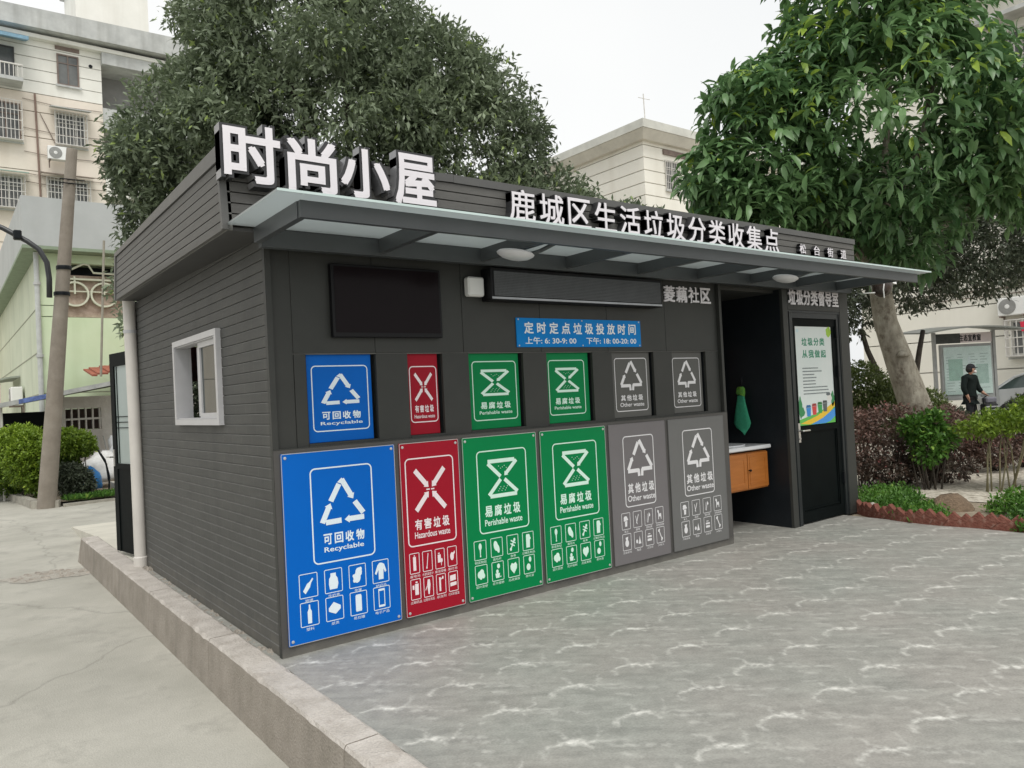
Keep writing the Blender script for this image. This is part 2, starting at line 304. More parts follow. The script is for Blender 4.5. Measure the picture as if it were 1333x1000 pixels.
# ================================================================== SETTING
def plaza_material():
    m = bpy.data.materials.new('printed_stone_paving'); m.use_nodes = True; nt = m.node_tree; n = nt.nodes; L = nt.links
    b = n['Principled BSDF']; b.inputs['Roughness'].default_value = .55; b.inputs['Specular IOR Level'].default_value = .35
    geo = n.new('ShaderNodeNewGeometry')
    def vm(op, a, c=None, d=None):
        x = n.new('ShaderNodeVectorMath'); x.operation = op
        for i, q in enumerate((a, c, d)):
            if q is None: continue
            if isinstance(q, (tuple, list)): x.inputs[i].default_value = q
            elif isinstance(q, (int, float)): x.inputs['Scale'].default_value = q
            else: L.new(q, x.inputs[i])
        return x.outputs['Value'] if op in ('DOT_PRODUCT', 'LENGTH', 'DISTANCE') else x.outputs[0]
    def ma(op, a, c=None, d=None, clamp=False):
        x = n.new('ShaderNodeMath'); x.operation = op; x.use_clamp = clamp
        for i, q in enumerate((a, c, d)):
            if q is None: continue
            if isinstance(q, (int, float)): x.inputs[i].default_value = q
            else: L.new(q, x.inputs[i])
        return x.outputs[0]
    # wobble
    nz = n.new('ShaderNodeTexNoise'); nz.inputs['Scale'].default_value = 34; nz.inputs['Detail'].default_value = 4; L.new(geo.outputs['Position'], nz.inputs['Vector'])
    wob = vm('SCALE', vm('SUBTRACT', nz.outputs['Color'], (.5, .5, .5)), .05)
    P = vm('MULTIPLY', vm('ADD', geo.outputs['Position'], wob), (1, 1, 0))
    def cell(o):
        s = vm('DIVIDE', vm('SUBTRACT', P, (o[0], o[1], 0)), (.432, .452, 1))
        f = vm('SUBTRACT', vm('FRACTION', s), (.5, .5, 0)); return vm('MULTIPLY', f, (.432, .452, 0))
    def seg(loc, a, c, w):
        ba = (c[0]-a[0], c[1]-a[1], 0); l2 = ba[0]**2+ba[1]**2
        pa = vm('SUBTRACT', loc, (a[0], a[1], 0)); h = ma('DIVIDE', vm('DOT_PRODUCT', pa, ba), l2, clamp=True)
        sc_ = n.new('ShaderNodeVectorMath'); sc_.operation = 'SCALE'; sc_.inputs[0].default_value = ba; L.new(h, sc_.inputs['Scale'])
        d = vm('LENGTH', vm('SUBTRACT', pa, sc_.outputs[0]))
        return ma('SUBTRACT', 1, ma('DIVIDE', d, w), clamp=True)
    # main squiggle (coordinates relative to (1.42,-2.45)); cell centred on (1.38,-2.41)
    c1 = (1.42-.04-.216, -2.45+.04-.226); loc1 = vm('ADD', cell(c1), (-.04, .04, 0))
    segs = [((-.205, .0), (-.185, .027), .012, .6), ((-.180, .031), (-.135, .050), .012, .55), ((-.128, .051), (-.07, .047), .010, .75), ((-.066, .047), (-.038, .031), .012, .8),
            ((-.038, .031), (-.008, .009), .019, 1), ((-.008, .009), (.006, -.014), .018, 1), ((.006, -.014), (.049, -.036), .013, .8), ((.012, -.03), (.0, -.07), .009, .5),
            ((-.034, .045), (-.015, .092), .010, .45), ((-.012, .098), (.004, .112), .008, .35), ((.0, .125), (-.02, .155), .008, .35), ((.066, -.030), (.130, .022), .009, .4), ((.137, .03), (.155, .06), .008, .3)]
    v = None
    for a, c, w, am in segs:
        s = ma('MULTIPLY', seg(loc1, a, c, w*2.1), am); v = s if v is None else ma('MAXIMUM', v, s)
    c2 = (1.42+.1-.216, -2.45-.15-.226); loc2 = vm('ADD', cell(c2), (.1, -.15, 0))
    v2 = None
    for a, c, w in [((.062, -.035), (.153, -.123), .017), ((.072, -.105), (.154, -.18), .017), ((.062, -.198), (.096, -.259), .016), ((-.033, -.279), (0, -.311), .014), ((.18, -.2), (.25, -.27), .018)]:
        s = seg(loc2, a, c, w*1.5); v2 = s if v2 is None else ma('MAXIMUM', v2, s)
    # break-up
    nb = n.new('ShaderNodeTexNoise'); nb.inputs['Scale'].default_value = 22; nb.inputs['Detail'].default_value = 5; L.new(geo.outputs['Position'], nb.inputs['Vector'])
    brk = n.new('ShaderNodeMapRange'); brk.inputs[1].default_value = .36; brk.inputs[2].default_value = .60; brk.inputs[3].default_value = .12; L.new(nb.outputs['Fac'], brk.inputs[0])
    vein = ma('MULTIPLY', ma('MAXIMUM', ma('MULTIPLY', ma('POWER', v, 1.2), 1.08), ma('MULTIPLY', v2, .30)), brk.outputs[0])
    # streaky stone
    rot0 = n.new('ShaderNodeMapping'); rot0.inputs['Rotation'].default_value = (0, 0, math.radians(37)); L.new(P, rot0.inputs[0])
    rot = n.new('ShaderNodeMapping'); rot.inputs['Scale'].default_value = (2.6, 13, 3); L.new(rot0.outputs[0], rot.inputs[0])
    st = n.new('ShaderNodeTexNoise'); st.inputs['Scale'].default_value = 1; st.inputs['Detail'].default_value = 6; st.inputs['Roughness'].default_value = .6; st.inputs['Distortion'].default_value = .8
    L.new(rot.outputs[0], st.inputs['Vector'])
    fine = n.new('ShaderNodeTexNoise'); fine.inputs['Scale'].default_value = 90; fine.inputs['Detail'].default_value = 5; L.new(geo.outputs['Position'], fine.inputs['Vector'])
    mot = n.new('ShaderNodeTexNoise'); mot.inputs['Scale'].default_value = 11; mot.inputs['Detail'].default_value = 7; mot.inputs['Roughness'].default_value = .7; L.new(geo.outputs['Position'], mot.inputs['Vector'])
    big = n.new('ShaderNodeTexNoise'); big.inputs['Scale'].default_value = .9; big.inputs['Detail'].default_value = 3; L.new(geo.outputs['Position'], big.inputs['Vector'])
    r = n.new('ShaderNodeValToRGB'); r.color_ramp.elements[0].position = .36; r.color_ramp.elements[1].position = .66
    r.color_ramp.elements[0].color = (.215, .213, .196, 1); r.color_ramp.elements[1].color = (.40, .395, .363, 1); L.new(ma('ADD', ma('ADD', ma('MULTIPLY', st.outputs['Fac'], .36), ma('MULTIPLY', mot.outputs['Fac'], .38)), ma('MULTIPLY', fine.outputs['Fac'], .26)), r.inputs[0])
    tr = n.new('ShaderNodeValToRGB'); tr.color_ramp.elements[0].position = .35; tr.color_ramp.elements[1].position = .65
    tr.color_ramp.elements[0].color = (.96, .99, .975, 1); tr.color_ramp.elements[1].color = (1.03, 1.0, .99, 1); L.new(big.outputs['Fac'], tr.inputs[0])
    mu = n.new('ShaderNodeMix'); mu.data_type = 'RGBA'; mu.blend_type = 'MULTIPLY'; mu.inputs[0].default_value = 1; L.new(r.outputs[0], mu.inputs[6]); L.new(tr.outputs[0], mu.inputs[7])
    # a darker vein edge just below the squiggle
    mm = n.new('ShaderNodeMix'); mm.data_type = 'RGBA'; L.new(vein, mm.inputs[0]); L.new(mu.outputs[2], mm.inputs[6]); mm.inputs[7].default_value = (.70, .69, .64, 1)
    L.new(mm.outputs[2], b.inputs['Base Color'])
    bp = n.new('ShaderNodeBump'); bp.inputs['Strength'].default_value = .25; bp.inputs['Distance'].default_value = .004; L.new(fine.outputs['Fac'], bp.inputs['Height']); L.new(bp.outputs[0], b.inputs['Normal'])
    return m
m_plaza = plaza_material()
m_road = M('road_concrete', (.35, .34, .295), .85, col2=(.47, .455, .40), scale=1.1, bump=.25, bscale=90, spots=((.26, .25, .22), .5, 2.3), grain=(.10, 130), cracks=(.22, .27))
m_pad = M('pale_concrete', (.52, .50, .43), .85, col2=(.64, .61, .53), scale=2, bump=.3, bscale=40)
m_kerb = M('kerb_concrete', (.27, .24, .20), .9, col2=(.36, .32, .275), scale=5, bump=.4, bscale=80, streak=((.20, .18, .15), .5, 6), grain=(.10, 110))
m_kerbtop = M('kerb_top_lit', (.42, .385, .345), .9, col2=(.56, .52, .475), scale=7, bump=.6, bscale=60, spots=((.33, .29, .25), .6, 6), grain=(.07, 100))  # top faces paler than the sides: sky light put into their colour
m_soil = M('garden_soil', (.20, .16, .11), .95, col2=(.38, .32, .24), scale=8, bump=.8, bscale=30)
m_pebble = M('pebble_paving', (.30, .26, .20), .9, col2=(.78, .73, .63), scale=13, bump=1, bscale=16, spots=((.16, .13, .09), .8, 9), cracks=(.75, 7.5))

def sheet(name, pts, z, mat):
    mb = MB(); mb.add([(x, y, z) for x, y in pts], [tuple(range(len(pts)))]); return mb.build(name, mat, kind='structure')
sheet('road', [(-90, -60), (120, -60), (120, 140), (-90, 140)], -.30, m_road)
p = MB(); p.box(-.045, 6.32, -14, 3.85, -.35, 0); p.build('plaza_paving', m_plaza, kind='structure')
p = MB(); p.box(-.045, 4.5, 3.852, 6.3, -.35, -.012)
p.hexa([(-.045, 6.302, -.34), (4.5, 6.302, -.34), (4.5, 9.9, -.34), (.1, 9.9, -.34), (-.045, 6.302, -.012), (4.5, 6.302, -.012), (4.5, 9.9, -.293), (.1, 9.9, -.293)])
p.build('rear_concrete_apron', m_pad, kind='structure')
p = MB(); p.box(6.322, 16, -40, 14, -.35, -.02); p.build('garden_ground', m_soil, kind='structure')
p = MB(); p.box(4.502, 6.318, 3.852, 40, -.35, -.03); p.box(6.322, 90, 14.002, 70, -.35, -.03); p.build('rear_yard_ground', m_soil, kind='structure')
p = MB(); p.box(16.002, 90, -40, 14, -.35, 0.0); p.build('footpath', m_pebble, kind='structure')
# pale pebble band inside the garden
sheet('pebble_ground', [(8.3, -5.5), (16, -5.5), (16, 4.5), (9.0, 4.5), (8.0, -.5)], -.012, m_pebble)

# low kerb wall between road and plaza
kt = thing('kerb_wall', 'long low pinkish concrete kerb wall between the road and the paved plaza', 'kerb wall', (-.135, 0, -.3))
def kerb_stone(y0, y1, seed):
    rr = random.Random(seed); n = max(4, int((y1-y0)/.06)); mb = MB(); rows = []
    for i in range(n+1):
        y = y0+(y1-y0)*i/n; j = lambda s=.004: rr.uniform(-s, s)*.55
        e = rr.random(); ch = .02 if e > .93 else .008
        tz = .018+j(.003)
        prof = [(-.252+j(.002), -.302), (-.235+j(.003), tz-.012-ch*.6+j(.003)), (-.235+ch*1.2+j(.004), tz-j(.002)), (-.15, tz+j(.003)), (-.062-ch+j(.005), tz+j(.003)), (-.047, tz-.012-ch*.5), (-.047, -.302)]
        rows.append([(x, y, z) for x, z in prof])
    vs = [v for r in rows for v in r]; k = 7; fs = []; mi = []
    for i in range(n):
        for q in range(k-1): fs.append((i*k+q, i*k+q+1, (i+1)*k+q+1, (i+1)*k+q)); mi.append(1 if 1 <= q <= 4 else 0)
    fs.append(tuple(range(k))); fs.append(tuple(n*k+q for q in range(k))[::-1])
    mb.add(vs, fs); mb.mi[:len(mi)] = mi; return mb
ys = [-14, -11.5, -9, -6.6, -4.6, -3.0, -1.35, .71, 2.45, 4.3, 6.22]
for i in range(len(ys)-1):
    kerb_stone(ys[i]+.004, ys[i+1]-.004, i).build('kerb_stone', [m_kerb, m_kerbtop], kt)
mb = MB(); mb.hexa([(-.255, 6.224, -.3), (-.047, 6.224, -.3), (-.047, 6.42, -.3), (-.255, 6.42, -.3), (-.235, 6.224, .01), (-.047, 6.224, .01), (-.06, 6.25, -.0), (-.22, 6.25, -.0)]); mb.build('kerb_end', m_kerb, kt)
# broken patch in the road by the kerb end
mb = MB(); rr = random.Random(3)
for i in range(60):
    a, d = rr.uniform(0, 6.3), rr.random()**.5; x = -.62+math.cos(a)*d*.42; y = 5.75+math.sin(a)*d*.3+(x+.62)*-.25; s = rr.uniform(.012, .035)
    mb.hexa([(x-s, y-s*.8, -.299), (x+s, y-s, -.299), (x+s*.9, y+s, -.299), (x-s, y+s*.7, -.299), (x-s*.5, y-s*.5, -.299+s*.5), (x+s*.6, y-s*.5, -.299+s*.6), (x+s*.5, y+s*.5, -.299+s*.45), (x-s*.5, y+s*.4, -.299+s*.6)])
mb.build('rubble_chips', M('rubble', (.32, .29, .25), .95, var=.3, scale=20), kind='stuff')
mb = MB(); n = 18
mb.add([(-.62+.5*math.cos(6.283*k/n)*(1+.15*math.sin(k*2.3)), 5.75+.3*math.sin(6.283*k/n)*(1+.2*math.sin(k*1.7))-.12*math.cos(6.283*k/n), -.296) for k in range(n)], [tuple(range(n))])
mb.build('road_patch', M('road_patch_m', (.30, .28, .24), .95, col2=(.45, .42, .37), scale=14, bump=1, bscale=35), kind='structure')

# ================================================================== BOOTH
m_wall = M('booth_panel_grey', (.031, .033, .030), .5, col2=(.041, .042, .038), scale=2.5, bump=.04, bscale=200, spec=.35)
m_low = M('booth_base_grey', (.060, .057, .053), .5, col2=(.074, .070, .065), scale=3, zdirt=((.19, .18, .155), .10, .6))
m_board = M('siding_grey', (.064, .065, .060), .62, col2=(.082, .082, .076), scale=3, bump=.25, bscale=90, stretch=(1, .6, 6), streak=((.046, .048, .045), .5, 4), bricks=(.20, .0667, 1.45), zdirt=((.16, .15, .125), .30, .55))
m_bedge = M('siding_edge_lit', (.125, .125, .117), .6, var=.25, scale=9)  # paler top chamfer of each board: light caught on the edge, painted in
m_gap = M('siding_joint', (.17, .17, .16), .8, var=.1)
m_fas = M('fascia_grey', (.098, .096, .089), .6, col2=(.122, .119, .111), scale=4, bump=.2, bscale=80, stretch=(1, .5, 5))
m_cap = M('flashing_grey', (.09, .09, .086), .45, var=.1)
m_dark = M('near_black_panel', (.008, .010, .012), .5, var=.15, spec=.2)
m_frame = M('canopy_steel', (.062, .068, .071), .4, var=.08, scale=3)
m_white = M('white_plastic', (.78, .78, .76), .4, var=.03)
m_letter = M('letter_face_acrylic', (.80, .77, .80), .35, var=.02)
m_lside = M('letter_side_black', (.03, .03, .032), .35, var=.1)
m_lret = M('letter_return_metal', (.30, .30, .31), .35, var=.1, metal=.4)
booth = thing('waste_sorting_booth', 'long dark grey waste sorting booth with glass canopy, horizontal siding and a recessed washbasin bay', 'booth', (0, 0, 0))
H = 2.60
# --- left side wall: siding boards
W0, W1, WZ0, WZ1 = 1.0, 2.16, 1.42, 2.05
bk = MB(); bk.box(.014, .08, .05, W0, .0, 2.62); bk.box(.014, .08, W1, 3.74, .0, 2.62); bk.box(.014, .08, W0, W1, 0, WZ0); bk.box(.014, .08, W0, W1, WZ1, 2.62)
bk.build('side_wall_backing', m_gap, booth)
pitch = .0667; full = None; halfs = None
for i in range(39):
    z0, z1 = i*pitch+.001, (i+1)*pitch-.001
    segs_ = [(.055, 3.735)] if (z1 < WZ0 or z0 > WZ1) else [(.055, W0), (W1, 3.735)]
    for a, b_ in segs_:
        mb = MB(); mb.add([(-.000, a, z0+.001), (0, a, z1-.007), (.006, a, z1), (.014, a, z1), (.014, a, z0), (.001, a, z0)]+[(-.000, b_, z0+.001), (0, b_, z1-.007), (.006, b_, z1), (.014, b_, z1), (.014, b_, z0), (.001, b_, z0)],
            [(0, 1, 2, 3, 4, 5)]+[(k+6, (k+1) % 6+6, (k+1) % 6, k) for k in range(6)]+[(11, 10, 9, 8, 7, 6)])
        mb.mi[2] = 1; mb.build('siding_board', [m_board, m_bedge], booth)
# corner trims
mb = MB(); mb.box(-.006, .030, .012, .052, 0, 2.60); mb.build('corner_trim', m_wall, booth)
mb = MB(); mb.box(-.004, .05, 3.737, 3.79, 0, 2.62); mb.build('corner_trim', m_wall, booth)
# --- front: lower base box and upper wall with recessed openings
mb = MB(); mb.box(-.004, 4.345, .010, .049, 0, 1.24); mb.build('base_panel', m_low, booth)
OPEN = [(.24, .72), (.96, 1.235), (1.46, 1.955), (2.19, 2.675), (2.90, 3.405), (3.65, 4.115)]
OZ0, OZ1 = 1.262, 1.822
def seam_panel(x0, x1, z0, z1):
    mb = MB(); mb.bbox(x0+.0015, x1-.0015, .045, .075, z0+.0015, z1-.0015, .002); mb.build('wall_panel', m_wall, booth)
mb = MB(); mb.box(.03, 4.31, .052, .11, 1.82, 2.60)
px = .03
mb.build('wall_core', m_gap, booth)
seam_panel(.031, .16, 1.242, 2.60)
edges = [.16, .70+.02, 1.42, 2.14, 2.86, 3.58, 4.31]
for a, b_ in zip(edges[:-1], edges[1:]): seam_panel(a, b_, 1.824, 2.60)
cur = .16
for a, b_ in OPEN:
    seam_panel(cur, a, 1.242, 1.822)
    mb = MB(); mb.box(a, b_, .045, .075, 1.242, 1.262); mb.build('opening_sill', m_wall, booth)
    MB().box(a-.001, a+.012, .0755, .14, 1.262, 1.82).build('opening_jamb', m_dark, booth); MB().box(b_-.002, b_+.012, .0755, .14, 1.262, 1.82).build('opening_jamb', m_dark, booth)
    cur = b_
seam_panel(cur, 4.31, 1.242, 1.822)
mb = MB(); mb.box(4.311, 4.345, .0105, .9, 0, 2.60); mb.build('bay_side_wall', m_wall, booth)
mb = MB(); mb.box(-.002, 4.345, .008, .046, 1.2405, 1.2465); mb.build('ledge_strip', m_wall, booth)
# --- wash bay
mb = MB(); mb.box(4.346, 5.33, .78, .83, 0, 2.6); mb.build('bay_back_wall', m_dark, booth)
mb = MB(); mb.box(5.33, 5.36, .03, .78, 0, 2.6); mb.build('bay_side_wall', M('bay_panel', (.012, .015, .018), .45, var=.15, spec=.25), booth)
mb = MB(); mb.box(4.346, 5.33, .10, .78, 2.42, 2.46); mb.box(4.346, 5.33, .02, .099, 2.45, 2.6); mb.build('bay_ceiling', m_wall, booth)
# --- door block
BX0, BX1 = 5.33, 6.60
for a, b_, z0, z1 in [(BX0, 5.42, 0, 2.60), (6.42, BX1, 0, 2.60), (5.42, 6.42, 2.24, 2.60)]:
    mb = MB(); mb.bbox(a+.001, b_-.001, -.002, .06, z0+.001, z1, .003); mb.build('door_surround_panel', m_wall, booth)
dr = MB(); dr.box(5.42, 5.50, .004, .07, .0, 2.24); dr.box(6.35, 6.42, .004, .07, .0, 2.24); dr.box(5.50, 6.35, .004, .07, 2.16, 2.24)
dr.box(5.435, 5.445, -.004, .004, 0, 2.225); dr.box(6.395, 6.405, -.004, .004, 0, 2.225); dr.box(5.445, 6.395, -.004, .004, 2.215, 2.225)
dr.build('door_frame', M('door_frame_dark', (.020, .024, .025), .4, var=.12, spec=.3), booth)
dm = M('door_leaf_black', (.004, .006, .006), .55, var=.2, spec=.06)
dl = MB(); dl.box(5.503, 5.56, .018, .055, .015, 2.157); dl.box(6.27, 6.347, .018, .055, .015, 2.157); dl.box(5.56, 6.27, .018, .055, .015, .13); dl.box(5.56, 6.27, .018, .055, 2.08, 2.157); dl.box(5.56, 6.27, .018, .055, .96, 1.02); dl.box(5.56, 6.27, .034, .045, .13, .96); dl.box(5.56, 6.27, .034, .045, 1.02, 2.08)
door = dl.build('door', dm, booth)
mb = MB(); mb.box(5.57, 6.26, .024, .0335, .145, .155); mb.box(5.57, 5.58, .024, .0335, .155, .94); mb.box(6.25, 6.26, .024, .0335, .155, .94); mb.build('door_moulding', dm, door)
mb = MB(); mb.box(5.512, 5.548, .008, .0178, .86, 1.06); mb.tube([(5.53, .009, .98), (5.53, -.035, .98), (5.535, -.04, .98), (5.64, -.042, .98)], .010, 8); mb.lathe([(.012, 0), (.012, .008)], (5.53, .008, .90), 10, 'y'); mb.build('handle', M('brushed_steel', (.55, .54, .52), .3, var=.05, metal=.9), door)
for z in (1.95, 1.52, .35):
    mb = MB(); mb.box(6.325, 6.348, -.006, .0175, z, z+.13); mb.build('hinge', m_dark, door)
# poster on the door
po = tag(MB().build('tmp', m_white), 'x', 'x'); bpy.data.objects.remove(po)
m_poster = M('poster_paper', (.66, .74, .72), .35, col2=(.76, .80, .78), scale=2)
PX0, PX1, PZ0, PZ1 = 5.565, 6.265, 1.03, 2.075
poster = thing('door_poster', 'white and green garbage sorting poster with coloured bins along its bottom, on the black door', 'poster', (5.915, .03, 1.03))
mb = MB(); mb.box(PX0, PX1, .027, .0335, PZ0, PZ1); mb.build('poster_sheet', m_poster, poster)
C = lambda n, c, r=.45: M(n, c, r, var=.05)
g_ink, k_ink = C('ink_green', (.03, .26, .15)), C('ink_grey', (.12, .15, .16))
mb = MB(); spaced(mb, '垃圾分类', PX0+.12, PX0+.56, 1.87, 1.955, .0262, fill=.86, bold=.04); spaced(mb, '从我做起', PX0+.12, PX0+.58, 1.74, 1.825, .0262, fill=.86, bold=.04); mb.build('poster_title', g_ink, poster)
mb = MB(); rr = random.Random(5)
for r_, w in enumerate([.30, .36, .22, .25, .22, .24, .46, .48, .46]):
    x = PX0+.11
    while x < PX0+.11+w:
        q = rr.uniform(.009, .014); mb.box(x, x+q, .0258, .0264, 1.625-r_*.034, 1.637-r_*.034); x += q+.005
mb.build('poster_lines', k_ink, poster)
def blob(cx, cz, rx, rz, y, mat, nm, seed=0, n=20, parent=poster):
    mb = MB(); mb.add([(cx+rx*math.cos(t)*(1+.12*math.sin(5*t+seed)), y, cz+rz*math.sin(t)*(1+.12*math.cos(4*t+seed))) for t in [6.283*k/n for k in range(n)]], [tuple(range(n))[::-1]]); return mb.build(nm, mat, parent)
def strip(pts, y, mat, nm, parent=poster): mb = MB(); mb.add([(x, y, z) for x, z in pts], [tuple(range(len(pts)))]); return mb.build(nm, mat, parent)
strip([(PX0, PZ0), (PX1, PZ0), (PX1, 1.2), (PX0+.5, 1.19), (PX0+.3, 1.14), (PX0, 1.09)], .0266, C('poster_grass', (.12, .50, .08)), 'printed_meadow')
strip([(PX0+.02, 1.05), (PX0+.35, 1.12), (PX1, 1.26), (PX1, 1.21), (PX0+.5, 1.09), (PX0+.2, 1.035)], .0262, C('poster_yellow', (.85, .55, .03)), 'printed_path')
strip([(PX0+.22, 1.032), (PX0+.45, 1.09), (PX1, 1.19), (PX1, 1.10), (PX0+.6, 1.05), (PX0+.5, 1.032)], .0258, C('poster_blue', (.05, .30, .75)), 'printed_river')
for i, (cx, cz, rx, rz) in enumerate([(PX0+.035, 1.22, .034, .11), (PX1-.035, 1.29, .034, .08), (PX0+.06, 1.17, .05, .05)]): blob(cx, cz, rx, rz, .0264-.0002*i, C('poster_tree', (.03, .25, .08)), 'printed_tree', i)
for i, (x, c, nm) in enumerate([(PX0+.14, (.03, .25, .65), 'blue'), (PX0+.25, (.65, .05, .05), 'red'), (PX0+.36, (.03, .35, .08), 'green'), (PX0+.46, (.10, .12, .12), 'grey')]):
    strip([(x+.012, 1.12-.0+.012*i), (x+.078, 1.12+.012*i), (x+.088, 1.21+.012*i), (x, 1.21+.012*i)], .0254, C('poster_bin_'+nm, c), 'printed_bin')
    strip([(x-.003, 1.213+.012*i), (x+.091, 1.213+.012*i), (x+.08, 1.24+.012*i), (x+.01, 1.24+.012*i)], .0252, C('poster_lid_'+nm, tuple(q*.5 for q in c)), 'printed_bin')
blob(PX0+.60, 1.30, .045, .05, .0258, C('poster_house', (.78, .78, .74)), 'printed_house', 2); blob(PX0+.58, 1.345, .04, .02, .0256, k_ink, 'printed_roof', 3)
blob(PX1-.05, 2.02, .05, .055, .0262, C('poster_leaf', (.35, .60, .03)), 'printed_leaf', 1); blob(PX0+.05, 2.03, .025, .02, .0262, C('poster_sky', (.6, .75, .78)), 'printed_cloud', 4)
# --- booth back, right, roof, floor
mb = MB(); mb.box(.08, .14, 3.70, 3.76, 0, 2.62); mb.box(1.06, 6.6, 3.70, 3.76, 0, 2.62); mb.box(.14, 1.06, 3.70, 3.76, 2.18, 2.62); mb.build('back_wall', m_board, booth)
mb = MB(); mb.box(6.54, 6.598, .062, 3.70, 0, 2.62); mb.box(4.346, 4.39, .9, 3.70, 0, 2.6); mb.build('end_wall', m_board, booth)
mb = MB(); mb.box(.08, 6.54, .85, 3.70, .002, .02); mb.build('floor_slab', M('floor_grey', (.3, .3, .28), .7), booth)
A = dict(nb=(-.268, -.10, 2.525), nl=(-.285, -.10, 2.905), nt=(-.285, -.10, 2.995), fb=(-.185, 3.66, 2.612), fl=(-.165, 3.66, 3.035), ft=(-.165, 3.66, 3.075))
lerp = lambda a, b, t: tuple(a[i]+(b[i]-a[i])*t for i in range(3))
off = lambda p, dx=0, dy=0, dz=0: (p[0]+dx, p[1]+dy, p[2]+dz)
nb_ = 7
for i in range(nb_):
    t0, t1 = i/nb_+.006, (i+1)/nb_-.012
    a0, a1, b0, b1 = lerp(A['nb'], A['nl'], t0), lerp(A['nb'], A['nl'], t1), lerp(A['fb'], A['fl'], t0), lerp(A['fb'], A['fl'], t1)
    MB().hexa([a0, off(a0, .02), off(b0, .02), b0, a1, off(a1, .02), off(b1, .02), b1]).build('fascia_board', m_fas, booth)
a, b_, c_, d_ = off(A['nb'], .021), off(A['fb'], .021), off(A['nt'], .021, 0, -.01), off(A['ft'], .021, 0, -.01)
MB().hexa([a, off(a, .03), off(b_, .03), b_, c_, off(c_, .03), off(d_, .03), d_]).build('fascia_backing', m_gap, booth)
a0, a1, b0, b1 = off(A['nl'], -.012, -.01), off(A['nt'], -.012, -.01), off(A['fl'], -.012), off(A['ft'], -.012)
MB().hexa([a0, off(a0, .06), off(b0, .06), b0, a1, off(a1, .06), off(b1, .06), b1]).build('roof_flashing', m_cap, booth)
# far vertical end trim of fascia
MB().hexa([off(A['fb'], -.012, -.03), off(A['fb'], .06, -.03), off(A['fb'], .06, .02), off(A['fb'], -.012, .02), off(A['ft'], -.012, -.03), off(A['ft'], .06, -.03), off(A['ft'], .06, .02), off(A['ft'], -.012, .02)]).build('fascia_end_trim', m_cap, booth)
MB().hexa([off(A['nb'], -.01, -.012, 0), off(A['nb'], .03, -.012), off(A['nb'], .03, .02), off(A['nb'], -.01, .02), off(A['nt'], -.008, -.012), off(A['nt'], .03, -.012), off(A['nt'], .03, .02), off(A['nt'], -.008, .02)]).build('fascia_corner_trim', m_cap, booth)
# front fascia boards
def ftop(x): return 2.99+.055*min(1, (x+.285)/1.6)
for i in range(7):
    MB().hexa([(-.268, -.10, 2.56+i*.062+.002), (6.62, -.10, 2.56+i*.062+.002), (6.62, -.08, 2.56+i*.062+.002), (-.268, -.08, 2.56+i*.062+.002)]+[(x, y, z+.056) for x, y, z in [(-.268, -.10, 2.56+i*.062), (6.62, -.10, 2.56+i*.062), (6.62, -.08, 2.56+i*.062), (-.268, -.08, 2.56+i*.062)]]).build('fascia_board', m_fas, booth)
MB().box(-.25, 6.61, -.079, -.05, 2.56, 2.98).build('fascia_backing', m_gap, booth)
MB().hexa([(-.25, -.112, 2.985-.04), (1.3, -.112, 2.995), (1.3, .0, 2.995), (-.25, 0, 2.945), (-.25, -.112, 2.995), (1.3, -.112, 3.05), (1.3, 0, 3.05), (-.25, 0, 2.995)]).build('roof_flashing', m_cap, booth)
MB().box(1.302, 6.63, -.112, .0, 2.993, 3.048).build('roof_flashing', m_cap, booth)
for i in range(7): MB().box(6.60, 6.62, -.078, 3.66, 2.562+i*.062, 2.618+i*.062).build('fascia_board', m_fas, booth)
MB().box(6.59, 6.632, .002, 3.66, 2.99, 3.048).build('roof_flashing', m_cap, booth)
# soffit and roof deck
m_sof = M('soffit_dark', (.05, .05, .048), .6, var=.1)
MB().hexa([off(A['nb'], .03, .02, .0), (6.6, -.08, 2.605), (6.6, 3.66, 2.622), off(A['fb'], .03, 0, .0), off(A['nb'], .03, .02, .02), (6.6, -.08, 2.625), (6.6, 3.66, 2.645), off(A['fb'], .03, 0, .025)]).build('soffit', m_sof, booth)
MB().hexa([(-.25, -.06, 2.90), (6.6, -.06, 2.93), (6.6, 3.63, 2.93), (-.13, 3.63, 2.93), (-.25, -.06, 2.93), (6.6, -.06, 2.96), (6.6, 3.63, 2.96), (-.13, 3.63, 2.96)]).build('roof_deck', m_cap, booth)
# --- window in the left side wall
m_alu = M('window_aluminium', (.52, .52, .53), .35, var=.05)
mb = MB()
def yframe(mb, y0, y1, z0, z1, w, x0, x1):
    mb.box(x0, x1, y0, y1, z0, z0+w); mb.box(x0, x1, y0, y1, z1-w, z1); mb.box(x0, x1, y0, y0+w, z0+w, z1-w); mb.box(x0, x1, y1-w, y1, z0+w, z1-w)
yframe(mb, .97, 2.19, 1.395, 2.075, .045, -.035, .10)
win = mb.build('window_frame', m_alu, booth)
mb = MB(); yframe(mb, 1.016, 1.56, 1.442, 2.02, .042, .0, .03); mb.build('sliding_sash', m_alu, win)
mb = MB(); yframe(mb, 1.12, 1.66, 1.442, 2.02, .042, .035, .062); mb.build('sliding_sash', m_alu, win)
mb = MB(); mb.box(-.02, .07, 1.016, 2.144, 1.441, 1.449); mb.box(-.02, .07, 1.016, 2.144, 2.021, 2.029); mb.build('window_track', m_alu, win)
g_win = glass_mat('window_glass', (.55, .62, .60), .02, .85); g_win2 = glass_mat('dark_window_glass', (.10, .13, .125), .02, .45)
MB().box(.013, .018, 1.058, 1.518, 1.484, 1.978).build('window_pane', g_win2, win)
MB().box(.046, .051, 1.162, 1.618, 1.484, 1.978).build('window_pane', g_win2, win)
